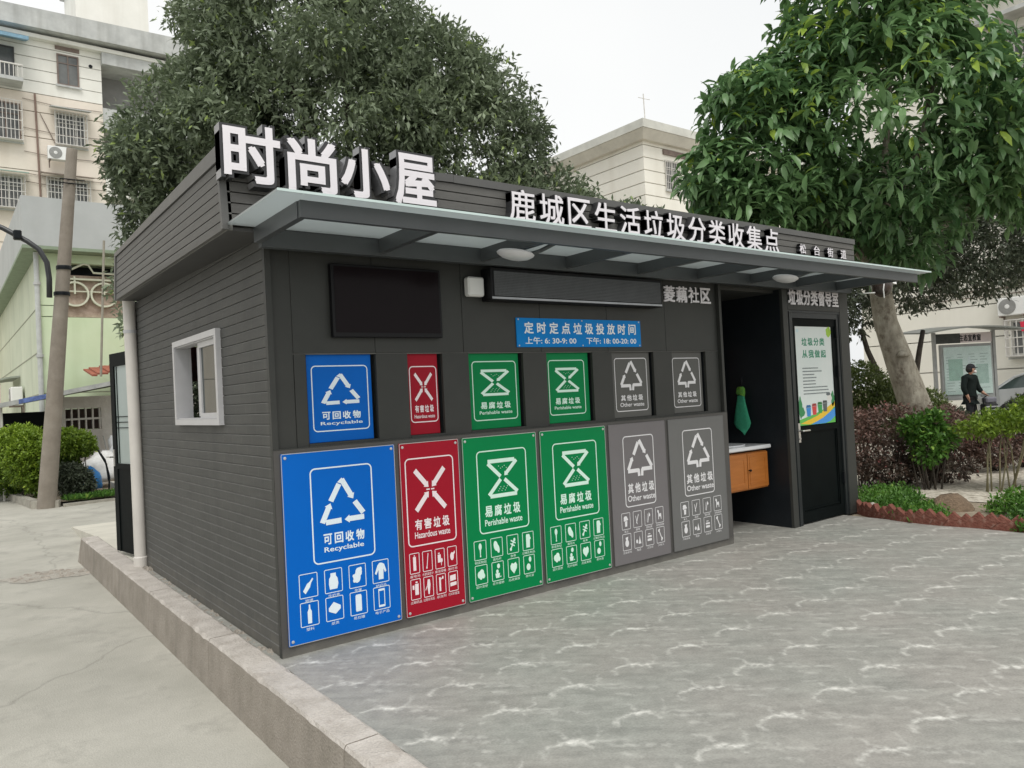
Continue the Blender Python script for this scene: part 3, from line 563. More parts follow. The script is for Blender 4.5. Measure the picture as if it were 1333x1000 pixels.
MB().box(.045, .05, 1.72, 1.76, 1.46, 2.0).build('insect_screen_rail', m_alu, win)
# --- open back door leaf
hx, hy = .075, 3.83; dx, dy = -.158, .987; nx_, ny_ = dy, -dx
def dpt(s, t, z): return (hx+dx*s+nx_*t, hy+dy*s+ny_*t, z)
def dbox(mb, s0, s1, t0, t1, z0, z1):
    return mb.hexa([dpt(s0, t0, z0), dpt(s0, t1, z0), dpt(s1, t1, z0), dpt(s1, t0, z0), dpt(s0, t0, z1), dpt(s0, t1, z1), dpt(s1, t1, z1), dpt(s1, t0, z1)])
mb = MB(); dbox(mb, 0, .10, 0, .045, .03, 2.17); dbox(mb, .86, .97, 0, .045, .03, 2.17); dbox(mb, .10, .86, 0, .045, 2.03, 2.17); dbox(mb, .10, .86, .01, .035, .03, .92); dbox(mb, .10, .86, 0, .045, .92, .98)
bd = mb.build('door', dm, booth, label='black framed rear door standing open, frosted glass in its upper half')
mb = MB(); dbox(mb, .10, .86, .015, .03, .98, 2.03); mb.build('frosted_pane', M('frosted_glass', (.34, .40, .38), .35, var=.04), bd)
mb = MB()
for z in (1.36, 1.42, 1.48): dbox(mb, .10, .86, .008, .0145, z, z+.008)
dbox(mb, .80, .81, .008, .0145, .985, 2.025); mb.build('glazing_bars', dm, bd)
mb = MB(); dbox(mb, .90, .93, -.012, 0, .95, 1.13); mb.tube([dpt(.915, -.01, 1.05), dpt(.915, -.05, 1.05), dpt(1.0, -.055, 1.05)], .009, 8); mb.build('handle', MATS['brushed_steel'], bd)
# --- rain pipe at the far left corner
pipe = thing('rain_pipe', 'white plastic rainwater pipe at the rear left corner of the booth', 'pipe', (-.03, 3.80, 0))
MB().tube([(-.06, 3.72, 2.62), (-.055, 3.72, 2.0), (-.05, 3.72, 1.0), (-.05, 3.72, .02)], .056, 20, True).build('pipe_tube', M('pvc_white', (.60, .57, .53), .4, col2=(.68, .65, .60), scale=3, streak=((.45, .43, .36), .4, 8)), pipe, smooth='auto')
mb = MB(); mb.lathe([(.064, 0), (.064, .10), (.056, .11)], (-.05, 3.72, .0), 20); mb.build('pipe_collar', MATS['pvc_white'], pipe)
mb = MB(); mb.lathe([(.061, 0), (.061, .03)], (-.058, 3.72, 2.3), 20); mb.build('pipe_bracket', m_alu, pipe)
# --- mortar debris at wall foot
mb = MB(); rr = random.Random(9)
for i in range(70):
    x, y, s = rr.uniform(-.04, -.005), rr.uniform(.1, 3.75)**1.0, rr.uniform(.006, .018)
    if i < 14: x, y, s = rr.uniform(-.045, .0), rr.uniform(3.45, 3.7), rr.uniform(.012, .03)
    mb.hexa([(x-s, y-s, 0), (x+s, y-s*1.2, 0), (x+s, y+s, 0), (x-s, y+s, 0), (x-s*.5, y-s*.5, s), (x+s*.5, y-s*.3, s*.8), (x+s*.5, y+s*.5, s*.9), (x-s*.5, y+s*.5, s*.7)])
mb.build('mortar_crumbs', MATS['rubble'], kind='stuff')

# --- canopy
canopy = thing('glass_canopy', 'long frosted glass canopy on dark steel frame over the booth front', 'canopy', (3, 0, 2.46))
MB().box(-.095, 6.55, -.80, -.765, 2.46, 2.548).build('front_beam', m_frame, canopy)
MB().box(-.10, -.06, -.765, -.10, 2.46, 2.548).build('end_beam', m_frame, canopy)
MB().box(-.06, 6.5, -.112, -.06, 2.44, 2.548).build('wall_beam', m_frame, canopy)
for x in (.70, 1.50, 2.30, 3.09, 3.86, 4.65, 5.42, 6.18): MB().box(x, x+.045, -.764, -.113, 2.46, 2.548).build('cross_beam', m_frame, canopy)
MB().box(-.25, 6.62, -.905, -.114, 2.551, 2.562).build('glass_sheet', glass_mat('canopy_glass', (.64, .68, .675), .4, .28, .85), canopy)
MB().box(-.252, 6.622, -.909, -.9052, 2.550, 2.563).build('glass_edge', M('glass_edge_m', (.55, .66, .64), .2, var=.05), canopy)

# ================================================================== SIGNS
S = .9816
def lx(v): return -1.5943+(v+1.5943)*S
def lz(v): return 1.5+(v-1.5)*S
letters = thing('rooftop_letter_sign', 'row of four big white characters 时尚小屋 with black sides on the roof edge', 'sign', (.45, -.15, 2.77))
for ch, x0, x1, z0, z1 in [('时', -.262, .078, 2.80, 3.150), ('尚', .112, .432, 2.79, 3.125), ('小', .452, .80, 2.795, 3.120), ('屋', .832, 1.152, 2.79, 3.140)]:
    x0, x1, z0, z1 = lx(x0), lx(x1), lz(z0), lz(z1)
    mb = MB(); text_into(mb, ch, x0-.012, x1+.012, z0-.012, z1+.012, -.197, bold=.085, depth=.092); L_ = mb.build('sign_letter', m_lside, letters)
    L_.data.materials.append(m_lret)
    for p_ in L_.data.polygons:
        if p_.normal.x < -.5: p_.material_index = 1
    mb = MB(); text_into(mb, ch, x0+.004, x1-.004, z0+.004, z1-.004, -.2035, bold=.030, depth=.006); mb.build('letter_face', m_letter, L_)
t2 = thing('district_letter_sign', 'long row of medium white characters 鹿城区生活垃圾分类收集点 above the canopy', 'sign', (3.4, -.13, 2.75))
s12 = '鹿城区生活垃圾分类收集点'
for i, ch in enumerate(s12):
    x0 = 1.735+i*.2815; mb = MB(); text_into(mb, ch, x0-.004, x0+.244, 2.762, 3.004, -.165, bold=.03, depth=.063); L_ = mb.build('sign_letter', m_lside, t2)
    mb = MB(); text_into(mb, ch, x0+.002, x0+.238, 2.768, 2.998, -.171, bold=.012, depth=.005); mb.build('letter_face', m_letter, L_)
t3 = thing('street_letter_sign', 'four small white characters 松台街道 at the right end of the roof edge', 'sign', (5.9, -.13, 2.8))
for i, ch in enumerate('松台街道'):
    x0 = 5.47+i*.262; mb = MB(); text_into(mb, ch, x0+.002, x0+.118, 2.800, 2.906, -.14, bold=.03, depth=.038); L_ = mb.build('sign_letter', m_lside, t3)
    mb = MB(); text_into(mb, ch, x0+.006, x0+.114, 2.804, 2.902, -.1455, bold=.013, depth=.005); mb.build('letter_face', m_letter, L_)
t4 = thing('community_letter_sign', 'white characters 菱藕社区 on the wall right of the dark LED display', 'sign', (3.85, .04, 2.26))
for i, ch in enumerate('菱藕社区'):
    x0 = 3.57+i*.168; mb = MB(); text_into(mb, ch, x0, x0+.148, 2.265, 2.41, .03, bold=.028, depth=.012); mb.build('sign_letter', m_letter, t4)
t5 = thing('office_letter_sign', 'white characters 垃圾分类督导室 on the wall above the black door', 'sign', (5.9, -.01, 2.3))
for i, ch in enumerate('垃圾分类督导室'):
    x0 = 5.425+i*.139; mb = MB(); text_into(mb, ch, x0, x0+.126, 2.295, 2.465, -.018, bold=.03, depth=.012); mb.build('sign_letter', m_letter, t5)

# time banner
m_bblue = M('banner_blue', (.001, .19, .56), .4, col2=(.003, .22, .60), scale=3, spec=.12)
ban = thing('opening_hours_banner', 'bright blue strip banner with drop-off times in white below the LED display', 'banner', (2.55, .04, 1.86))
MB().box(1.90, 3.25, .036, .0445, 1.862, 2.085).build('banner_board', m_bblue, ban)
m_ink = M('ink_white', (.80, .84, .86), .4, var=.02)
mb = MB(); spaced(mb, '定时定点垃圾投放时间', 1.975, 3.19, 1.965, 2.055, .0345, fill=.72, bold=.03); mb.build('banner_title', m_ink, ban)
mb = MB(); text_into(mb, '上午: 6: 30-9: 00', 1.98, 2.50, 1.885, 1.94, .0345, bold=.02); text_into(mb, '下午: 18: 00-20: 00', 2.61, 3.19, 1.885, 1.94, .0345, bold=.02); mb.build('banner_times', m_ink, ban)
m_screw = M('screw_steel', (.55, .55, .55), .35, var=.1, metal=.5)
def screw(x, z, y, parent, r=.010):
    MB().lathe([(r, 0), (r*.9, .003), (r*.4, .004)], (x, y, z), 10, 'y').build('screw', m_screw, parent)
for x in (1.92, 2.57, 3.23):
    for z in (1.874, 2.073): screw(x, z, .0358, ban, .007)

# waste symbols: unit drawings in a box  (polygons in 0..1 x 0..1)
def bar(a, b, w, arrow=False, skew=0):
    a, b = Vector(a), Vector(b); d = (b-a).normalized(); nn = Vector((-d.y, d.x))*w/2
    if arrow: return [a-nn, b-d*w*.95-nn, b-d*w*.95-nn*1.55, b, b-d*w*.95+nn*1.55, b-d*w*.95+nn, a+nn]
    return [a-nn, b-nn, b+nn, a+nn]
def sym(kind):
    P = []
    if kind == 'recycle':
        Lx, Rx, T = (.06, .09), (.94, .09), (.5, .95); w = .115
        P += [bar((.44, .86), (.245, .50), w), bar((.50, .955), (.74, .50), w, True), bar((.77, .44), (.955, .16), w), bar((.97, .07), (.53, .065), w, True), bar((.46, .06), (.12, .05), w), bar((.045, .05), (.235, .46), w, True)]
        P += [[Vector((.40, .90)), Vector((.50, .99)), Vector((.56, .92)), Vector((.5, .86))]]
    elif kind == 'cross':
        w = .10
        for sx in (0, 1):
            for sy in (0, 1):
                f = lambda x, y: ((x if not sx else 1-x), (y if not sy else 1-y)); P.append(bar(f(.06, .04), f(.45, .45), w*1.2, True))
        P += [[Vector((.38, .515)), Vector((.48, .515)), Vector((.48, .485)), Vector((.38, .485))], [Vector((.52, .515)), Vector((.62, .515)), Vector((.62, .485)), Vector((.52, .485))]]
    elif kind == 'hourglass':
        w = .10
        P += [bar((.06, .95), (.90, .95), w), bar((.06, .90), (.44, .54), w), bar((.96, .93), (.56, .55), w, True), bar((.94, .05), (.10, .05), w), bar((.06, .08), (.44, .47), w), bar((.56, .46), (.96, .10), w)]
        for k in range(9): x = .35+.035*k; z = .16+.05*((k*7) % 3); P.append([Vector((x, z)), Vector((x+.02, z)), Vector((x+.02, z+.02)), Vector((x, z+.02))])
        for k in range(5): x = .38+.06*k; z = .80-.03*((k*5) % 3); P.append([Vector((x, z)), Vector((x+.02, z)), Vector((x+.02, z+.02)), Vector((x, z+.02))])
    elif kind == 'tree':
        w = .105
        P += [bar((.46, .93), (.27, .60), w), bar((.50, .985), (.73, .60), w, True), bar((.76, .56), (.955, .24), w), bar((.97, .19), (.56, .19), w), bar((.58, .20), (.56, .01), w*.9), bar((.43, .20), (.45, .01), w*.9), bar((.45, .17), (.03, .17), w), bar((.045, .20), (.23, .55), w, True)]
    return P
def put_sym(mb, kind, x0, x1, z0, z1, y):
    for i, p_ in enumerate(sym(kind)): mb.add([(x0+q.x*(x1-x0), y-i*.00008, z0+q.y*(z1-z0)) for q in p_], [tuple(range(len(p_)))])
# little pictograms in unit boxes
def circ(cx, cy, r, n=12, ry=None): return [(cx+r*math.cos(6.283*k/n), cy+(ry or r)*math.sin(6.283*k/n)) for k in range(n)]
def rot(p, a, c=(.5, .5)): ca, sa = math.cos(a), math.sin(a); return [(c[0]+(x-c[0])*ca-(y-c[1])*sa, c[1]+(x-c[0])*sa+(y-c[1])*ca) for x, y in p]
bottle = [(.40, .1), (.60, .1), (.62, .5), (.55, .68), (.54, .9), (.46, .9), (.45, .68), (.38, .5)]
ICON = {
 'glass': [rot(bottle, -.75)], 'jar': [[(.25, .12), (.72, .12), (.80, .35), (.76, .6), (.66, .72), (.66, .85), (.32, .85), (.32, .72), (.22, .6), (.2, .35)]],
 'tin': [circ(.58, .66, .22), circ(.46, .42, .24), circ(.28, .3, .09), circ(.25, .52, .08), circ(.70, .8, .1)], 'shirt': [[(.35, .12), (.68, .12), (.70, .6), (.80, .42), (.90, .48), (.76, .82), (.58, .9), (.44, .9), (.30, .8), (.10, .42), (.20, .36), (.36, .58)]],
 'pet': [[(.38, .08), (.62, .08), (.63, .6), (.55, .74), (.54, .92), (.46, .92), (.45, .74), (.37, .6)]], 'paper': [[(.12, .40), (.55, .25), (.88, .45), (.88, .60), (.45, .80), (.12, .55)]],
 'can': [[(.32, .12), (.68, .12), (.70, .2), (.70, .82), (.66, .9), (.34, .9), (.30, .82), (.30, .2)]], 'phone': [[(.28, .08), (.72, .08), (.72, .18), (.28, .18)], [(.28, .84), (.72, .84), (.72, .94), (.28, .94)], [(.28, .18), (.33, .18), (.33, .84), (.28, .84)], [(.67, .18), (.72, .18), (.72, .84), (.67, .84)]],
 'cell': [[(.34, .12), (.66, .12), (.66, .84), (.34, .84)], [(.44, .86), (.56, .86), (.56, .93), (.44, .93)]], 'thermo': [rot([(.46, .12), (.54, .12), (.54, .92), (.46, .92)], -.25), circ(.40, .16, .07)],
 'spray': [[(.25, .3), (.6, .3), (.6, .72), (.25, .72)], [(.3, .76), (.5, .76), (.5, .82), (.3, .82)], circ(.7, .4, .11), [(.60, .12), (.66, .12), (.7, .4), (.62, .4)]], 'bulb': [circ(.48, .5, .22), rot([(.62, .45), (.9, .45), (.9, .58), (.62, .58)], .6)],
 'pills': [[(.42, .2), (.82, .2), (.82, .78), (.42, .78)], [(.14, .5), (.34, .5), (.34, .72), (.14, .72)], [(.5, .82), (.72, .82), (.72, .9), (.5, .9)]], 'cosmetic': [[(.45, .1), (.58, .1), (.72, .6), (.66, .88), (.42, .88), (.34, .6)], [(.14, .3), (.34, .5), (.30, .56), (.12, .36)]],
 'pest': [[(.28, .12), (.48, .12), (.48, .86), (.28, .86)], circ(.72, .82, .09), [(.48, .7), (.66, .8), (.66, .84), (.48, .78)]], 'ink': [[(.12, .52), (.8, .56), (.8, .86), (.12, .82)], [(.12, .24), (.86, .28), (.86, .46), (.12, .44)]],
 'leg': [circ(.5, .7, .14, ry=.2), [(.44, .56), (.56, .56), (.53, .2), (.47, .2)], circ(.5, .17, .06)], 'bread': [rot(circ(.45, .6, .2, ry=.3), .3), rot(circ(.58, .38, .14, ry=.26), .3)],
 'fish': [rot([(.45, .15), (.55, .15), (.55, .85), (.45, .85)], -.6), rot([(.25, .6), (.75, .6), (.75, .68), (.25, .68)], -.4), rot([(.28, .42), (.72, .42), (.72, .5), (.28, .5)], -.4), circ(.68, .74, .1), circ(.3, .22, .1)], 'milk': [[(.30, .12), (.66, .12), (.70, .8), (.62, .9), (.34, .9), (.30, .8)], circ(.7, .65, .07)],
 'veg': [circ(.35, .5, .2), circ(.55, .6, .2), circ(.68, .42, .15), circ(.45, .35, .13)], 'plant': [circ(.58, .78, .14), circ(.45, .48, .12), [(.3, .12), (.62, .12), (.68, .38), (.25, .38)], [(.68, .14), (.8, .14), (.8, .2), (.68, .2)]],
 'heart': [[(.5, .15), (.8, .45), (.82, .65), (.7, .8), (.5, .72), (.32, .78), (.17, .62), (.2, .42)]], 'tea': [circ(.6, .78, .13, ry=.16), circ(.42, .35, .2)],
 'dust': [circ(.45, .72, .24, ry=.12), [(.22, .5), (.78, .56), (.74, .68), (.2, .64)], [(.36, .15), (.62, .15), (.66, .5), (.34, .5)]], 'butt': [rot([(.44, .2), (.52, .2), (.52, .85), (.44, .85)], -.5), rot([(.32, .2), (.38, .2), (.38, .8), (.32, .8)], .3)],
 'film': [rot([(.45, .1), (.52, .1), (.52, .8), (.45, .8)], -.35), circ(.62, .62, .1), rot([(.3, .15), (.34, .15), (.34, .7), (.3, .7)], -.2)], 'dog': [[(.3, .2), (.38, .2), (.42, .38), (.62, .38), (.66, .2), (.74, .2), (.72, .6), (.45, .58), (.42, .8), (.25, .86), (.2, .72), (.32, .62)]],
 'bag': [circ(.5, .42, .24), [(.38, .64), (.62, .64), (.68, .84), (.32, .8)]], 'misc': [circ(.3, .4, .13), [(.48, .22), (.86, .22), (.74, .5), (.66, .75), (.6, .5)]],
 'tissue': [[(.2, .26), (.78, .26), (.78, .42), (.2, .42)], [(.2, .5), (.78, .5), (.78, .62), (.2, .62)], [(.3, .7), (.6, .7), (.6, .76), (.3, .76)]], 'bone': [rot([(.45, .2), (.55, .2), (.55, .8), (.45, .8)], .55), circ(.27, .8, .09), circ(.37, .85, .08), circ(.64, .17, .09), circ(.72, .25, .08)],
}
KIND = dict(
 blue=dict(col=(.001, .118, .50), sym='recycle', zh='可回收物', en='Recyclable', word='blue', icons=[('glass', '玻璃'), ('jar', '牛奶盒'), ('tin', '金属'), ('shirt', '纺织品'), ('pet', '塑料'), ('paper', '纸类'), ('can', '易拉罐'), ('phone', '电子产品')]),
 red=dict(col=(.33, .010, .024), sym='cross', zh='有害垃圾', en='Hazardous waste', word='red', icons=[('cell', '废电池'), ('thermo', '水银温度计'), ('spray', '废油漆桶'), ('bulb', '废灯泡'), ('pills', '过期药品'), ('cosmetic', '过期化妆品'), ('pest', '杀虫剂'), ('ink', '打印机墨盒')]),
 green=dict(col=(.001, .205, .062), sym='hourglass', zh='易腐垃圾', en='Perishable waste', word='green', icons=[('leg', '剩菜剩饭'), ('bread', '面包片'), ('fish', '鱼骨'), ('milk', '过期乳制品'), ('veg', '菜叶菜根'), ('plant', '花卉植物'), ('heart', '瓜皮果核'), ('tea', '茶叶渣')]),
 grey=dict(col=(.165, .155, .158), sym='tree', zh='其他垃圾', en='Other waste', word='grey', icons=[('dust', '灰土'), ('butt', '烟蒂'), ('film', '塑料膜'), ('dog', '宠物粪便'), ('bag', '污染纸张'), ('misc', '陶瓷'), ('tissue', '卫生纸'), ('bone', '大骨头')]),
)
inkcol = dict(blue=(.74, .84, .90), red=(.84, .74, .76), green=(.66, .88, .76), grey=(.74, .73, .74))
INK = {k: M('ink_on_'+k, v, .4, var=.03) for k, v in inkcol.items()}
m_edge = M('sign_edge_aluminium', (.50, .50, .49), .35, var=.05, metal=.3)
def rel(x0, w, f): return x0+w*f
def big_sign(kind, x0, x1, label, group, frame, symr, zhr, enr, ic, tint=1.0):
    """frame/symr/zhr/enr: x fractions & absolute heights; ic: icon first-left, last-left, width (fractions)"""
    K = KIND[kind]; w = x1-x0; z0, z1 = .062, 1.216
    t = thing('large_waste_sign', label, 'waste sign', (x0+w/2, 0, z0), group)
    m = M('sign_%s_%s' % (kind, round(tint, 2)), tuple(c*tint for c in K['col']), .33, col2=tuple(c*tint*1.08 for c in K['col']), scale=2, spec=.12, streak=(tuple(c*tint*.85+.01 for c in K['col']), .25, 4))
    mb = MB(); mb.bbox(x0, x1, .0, .0095, z0, z1, .0015); mb.build('sign_board', m, t)
    mb = MB(); mb.ring(x0, x1, z0, z1, .012, .004, -.0008); mb.build('sign_rim', m_edge if kind != 'grey' else m, t)
    y = -.0015
    mb = MB(); mb.ring(rel(x0, w, frame[0]), rel(x0, w, frame[1]), .52, 1.112, .035, .0085, y); mb.build('symbol_border', INK[kind], t)
    mb = MB(); put_sym(mb, K['sym'], rel(x0, w, symr[0]), rel(x0, w, symr[1]), symr[2], symr[3], y); mb.build('waste_symbol', INK[kind], t)
    mb = MB(); spaced(mb, K['zh'], rel(x0, w, zhr[0]), rel(x0, w, zhr[1]), zhr[2], zhr[3], y, fill=.78, bold=.035); mb.build('chinese_caption', INK[kind], t)
    mb = MB(); text_into(mb, K['en'], rel(x0, w, enr[0]), rel(x0, w, enr[1]), enr[2], enr[3], y, bold=.018); mb.build('english_caption', INK[kind], t)
    for r_ in range(2):
        for c in range(4):
            nm, cap = K['icons'][r_*4+c]; ix0 = rel(x0, w, ic[0]+(ic[1]-ic[0])*c/3); iw = w*ic[2]; iz1 = .480-.172*r_; iz0 = iz1-.148
            if kind != 'blue': iz0 = iz1-.138
            mb = MB(); mb.ring(ix0, ix0+iw, iz0, iz1, .008, .0045, y, seg=2); o = mb.build('pictogram_box', INK[kind], t)
            mb = MB()
            for qi, q in enumerate(ICON[nm]): mb.add([(ix0+iw*(.06+.88*a), y-qi*.0001, iz0+(iz1-iz0)*(.04+.92*b_)) for a, b_ in q], [tuple(range(len(q)))])
            mb.build('pictogram', INK[kind], o)
            cw = min(iw*1.15, .026*len(cap)); mb = MB(); text_into(mb, cap, ix0+iw/2-cw/2, ix0+iw/2+cw/2, iz0-.026, iz0-.006, y, bold=0, res=1, tight=False); mb.build('pictogram_caption', INK[kind], o)
    if kind != 'grey':
        for x in (x0+.024, x1-.024):
            for z in (z0+.026, z1-.026): screw(x, z, -.001, t)
G1 = 'large waste category signs on the booth base'
fr_b = (.225, .775); 
big_sign('blue', .036, .800, 'large blue recyclable waste sign on the booth base, leftmost', G1, (.228, .777), (.30, .70, .755, 1.04), (.322, .683, .633, .70), (.325, .675, .578, .618), (.10, .738, .155))
big_sign('red', .836, 1.304, 'large dark red hazardous waste sign on the booth base', G1, (.075, .895), (.20, .76, .745, 1.04), (.20, .78, .628, .70), (.19, .785, .572, .615), (.08, .715, .165))
big_sign('green', 1.336, 2.004, 'large green perishable waste sign beside the large red sign', G1, (.17, .845), (.29, .72, .765, 1.045), (.25, .73, .635, .715), (.245, .75, .572, .618), (.085, .735, .16))
big_sign('green', 2.042, 2.730, 'large green perishable waste sign beside the large mauve-grey sign', G1, (.17, .845), (.29, .72, .765, 1.045), (.25, .73, .635, .715), (.245, .75, .572, .618), (.085, .735, .16), .98)
big_sign('grey', 2.770, 3.452, 'large mauve-grey other waste sign between a green sign and the last grey sign', G1, (.225, .77), (.28, .74, .765, 1.075), (.28, .745, .632, .715), (.27, .755, .565, .615), (.14, .74, .15))
KIND['grey']['col'] = (.150, .150, .146)
big_sign('grey', 3.496, 4.264, 'large neutral grey other waste sign on the booth base, next to the washbasin bay', G1, (.23, .77), (.29, .71, .765, 1.075), (.275, .745, .632, .715), (.27, .755, .565, .615), (.14, .735, .145), .99)
def small_sign(kind, x0, x1, label, fz, sy, zy, ey, fx=(.085, .9), col=None):
    K = KIND[kind]; w = x1-x0; t = thing('small_waste_sign', label, 'waste sign', (x0+w/2, .08, OZ0), 'small waste category flaps in the booth openings')
    m = M('flap_'+kind, col or K['col'], .4, var=.06, scale=3, spec=.12)
    MB().bbox(x0+.001, x1-.022, .078, .09, OZ0+.001, 1.8195, .002).build('flap_board', m, t)
    y = .0765; a, b_ = x0+w*fx[0], x0+w*fx[1]
    mb = MB(); mb.ring(a, b_, fz[0], fz[1], .03, .007, y); mb.build('symbol_border', INK[kind], t)
    c = (a+b_)/2; q = (b_-a)
    mb = MB(); put_sym(mb, K['sym'], c-q*.345, c+q*.345, sy[0], sy[1], y); mb.build('waste_symbol', INK[kind], t)
    mb = MB(); spaced(mb, K['zh'], c-q*.34, c+q*.34, zy[0], zy[1], y, fill=.8, bold=.035); mb.build('chinese_caption', INK[kind], t)
    mb = MB(); text_into(mb, K['en'], c-q*.37, c+q*.37, ey[0], ey[1], y, bold=.015); mb.build('english_caption', INK[kind], t)
small_sign('blue', *OPEN[0], 'small blue recyclable waste flap set in the booth wall', (1.33, 1.75), (1.50, 1.70), (1.405, 1.455), (1.365, 1.392))
small_sign('red', *OPEN[1], 'small dark red hazardous waste flap set in the booth wall', (1.345, 1.735), (1.49, 1.69), (1.415, 1.465), (1.375, 1.40), (.08, .88))
small_sign('green', *OPEN[2], 'small green perishable waste flap beside the small red flap', (1.325, 1.762), (1.505, 1.70), (1.41, 1.46), (1.37, 1.395))
small_sign('green', *OPEN[3], 'small green perishable waste flap beside a small grey flap', (1.325, 1.762), (1.505, 1.70), (1.41, 1.46), (1.37, 1.395), (.07, .86))
gc = (.115, .115, .108)
small_sign('grey', *OPEN[4], 'small grey other waste flap beside the small green flap', (1.315, 1.77), (1.49, 1.745), (1.405, 1.455), (1.355, 1.39), (.10, .88), gc)
small_sign('grey', *OPEN[5], 'small grey other waste flap nearest the washbasin bay', (1.315, 1.765), (1.49, 1.74), (1.405, 1.455), (1.355, 1.39), (.07, .88), gc)

# ================================================================== THINGS ON THE FRONT
tv = thing('wall_screen', 'wide black television screen, switched off, on the booth wall', 'television', (.82, .0, 1.92))
m_tv = M('tv_bezel', (.007, .007, .008), .4, var=.1, spec=.2)
MB().bbox(.412, 1.222, -.002, .044, 1.925, 2.395, .004).build('screen_bezel', m_tv, tv)
MB().box(.43, 1.204, -.0045, -.0022, 1.955, 2.378).build('screen_glass', M('tv_glass', (.010, .007, .008), .16, var=.05, spec=.08), tv)
led = thing('led_display', 'long dark LED text display box under the canopy', 'LED display', (2.5, -.06, 2.2))
MB().bbox(1.60, 3.415, -.08, .044, 2.195, 2.43, .004).build('display_case', m_tv, led)
MB().box(1.625, 3.395, -.084, -.0805, 2.225, 2.405).build('display_backing', M('led_back', (.045, .048, .052), .5), led)
mb = MB(); xx = 1.628; mb2 = MB()
k = 0
while xx < 3.392: mb.box(xx, xx+.005, -.0862, -.0842, 2.226, 2.404); xx += .0118
zz = 2.228
while zz < 2.402: mb2.box(1.626, 3.394, -.0888, -.0864, zz, zz+.004); zz += .0118
mb.build('led_column_grid', M('led_grid', (.10, .105, .11), .5), led, kind='stuff'); mb2.build('led_row_grid', MATS['led_grid'], led, kind='stuff')
MB().box(1.605, 3.41, -.0835, -.0805, 2.203, 2.218).build('trim_strip', M('trim_alu', (.32, .33, .34), .3, var=.1, metal=.5), led)
mb = MB(); mb.bbox(1.445, 1.60-.012, -.02, .044, 2.225, 2.365, .012); wb = mb.build('junction_box', M('box_white', (.70, .70, .68), .45, var=.03), None); tag(wb, 'small white square junction box left of the LED display', 'junction box')
# lamps
def lamp(x, label, z=2.416, yaw=.10):
    t = thing('wall_lamp', label, 'lamp', (x, -.6, z), 'oval white lamps under the canopy')
    R = Matrix.Translation((x, -.6, z)) @ Matrix.Rotation(yaw, 4, 'Y') @ Matrix.Scale(.68, 4)
    mb = MB(); mb.lathe([(.02, -.052), (.09, -.048), (.15, -.032), (.195, -.005), (.20, .006), (.185, .018), (.10, .034), (.03, .04)], (0, 0, 0), 28, 'z', 1, .72); mb.build('lamp_head', M('lamp_white', (.62, .62, .63), .35, var=.04), t, smooth=True, xf=R)
    mb = MB(); mb.tube([(x+.12, -.6, z+.01), (x+.18, -.64, z+.03), (x+.21, -.76, z+.06)], .014, 8); mb.box(x+.17, x+.25, -.764, -.755, z+.05, z+.11); mb.build('lamp_arm', m_frame, t)
lamp(1.431, 'oval white lamp above the left end of the LED display'); lamp(4.475, 'oval white lamp above the washbasin bay', 2.423)
# wall camera, arm, dome
cm = thing('bullet_camera', 'small white box camera at the top right corner of the booth above the door', 'camera', (6.44, -.05, 2.52))
MB().bbox(6.335, 6.53, -.12, -.03, 2.525, 2.60, .012).build('camera_body', m_white, cm)
MB().lathe([(.022, 0), (.022, .01), (.012, .012)], (6.45, -.12, 2.562), 14, 'y').build('lens', m_dark, cm)
dc = thing('dome_camera', 'white hooded dome camera on a bent arm beyond the right end of the canopy', 'camera', (6.85, -.3, 2.4))
MB().tube([(6.50, -.06, 2.60), (6.62, -.14, 2.635), (6.72, -.26, 2.66), (6.80, -.3, 2.60)], .010, 8).build('camera_arm', m_white, dc)
MB().tube([(6.58, -.2, 2.43), (6.68, -.28, 2.43)], .008, 6).build('camera_bracket', m_white, dc)
mb = MB(); mb.hexa([(6.79, -.36, 2.55), (7.02, -.36, 2.53), (7.02, -.20, 2.53), (6.79, -.20, 2.55), (6.82, -.35, 2.60), (7.03, -.35, 2.59), (7.03, -.21, 2.59), (6.82, -.21, 2.60)]); mb.build('camera_hood', m_white, dc)
MB().lathe([(.02, -.16), (.07, -.14), (.105, -.09), (.115, -.03), (.11, .0)], (6.80, -.3, 2.545), 20).build('camera_dome', M('dome_dark', (.06, .045, .038), .2, var=.2), dc, smooth=True)
MB().tube([(6.80, -.36, 2.60), (6.72, -.37, 2.54), (6.69, -.37, 2.45), (6.70, -.37, 2.36)], .007, 6).build('camera_cable', m_white, dc)

# ================================================================== WASH BAY CONTENTS
sink = thing('washbasin_cabinet', 'orange wooden washbasin cabinet with white basin top in the bay', 'washbasin', (4.95, .5, .4))
m_wood = M('orange_wood', (.36, .115, .018), .4, col2=(.46, .16, .03), scale=3, stretch=(1, 1, 7), bump=.1)
MB().bbox(4.55, 5.27, .24, .775, .42, .80, .004).build('cabinet_body', m_wood, sink)
for a, b_ in ((4.565, 4.905), (4.915, 5.255)):
    d = MB(); d.box(a, b_, .222, .2385, .44, .79); d.box(a+.03, b_-.03, .2185, .2215, .47, .50); d.box(a+.03, b_-.03, .2185, .2215, .73, .76); d.box(a+.03, a+.055, .2185, .2215, .501, .729); d.box(b_-.055, b_-.03, .2185, .2215, .501, .729); dd = d.build('cabinet_door', m_wood, sink)
MB().lathe([(.006, 0), (.006, .015), (.013, .018), (.011, .028)], (4.93, .222, .62), 10, 'y').build('knob', m_dark, sink)
m_cer = M('ceramic_white', (.72, .73, .74), .15, var=.02)
b = MB(); b.bbox(4.50, 5.30, .20, .775, .822, .862, .008); b.box(4.50, 5.30, .755, .775, .862, .90); b.build('basin_top', m_cer, sink)
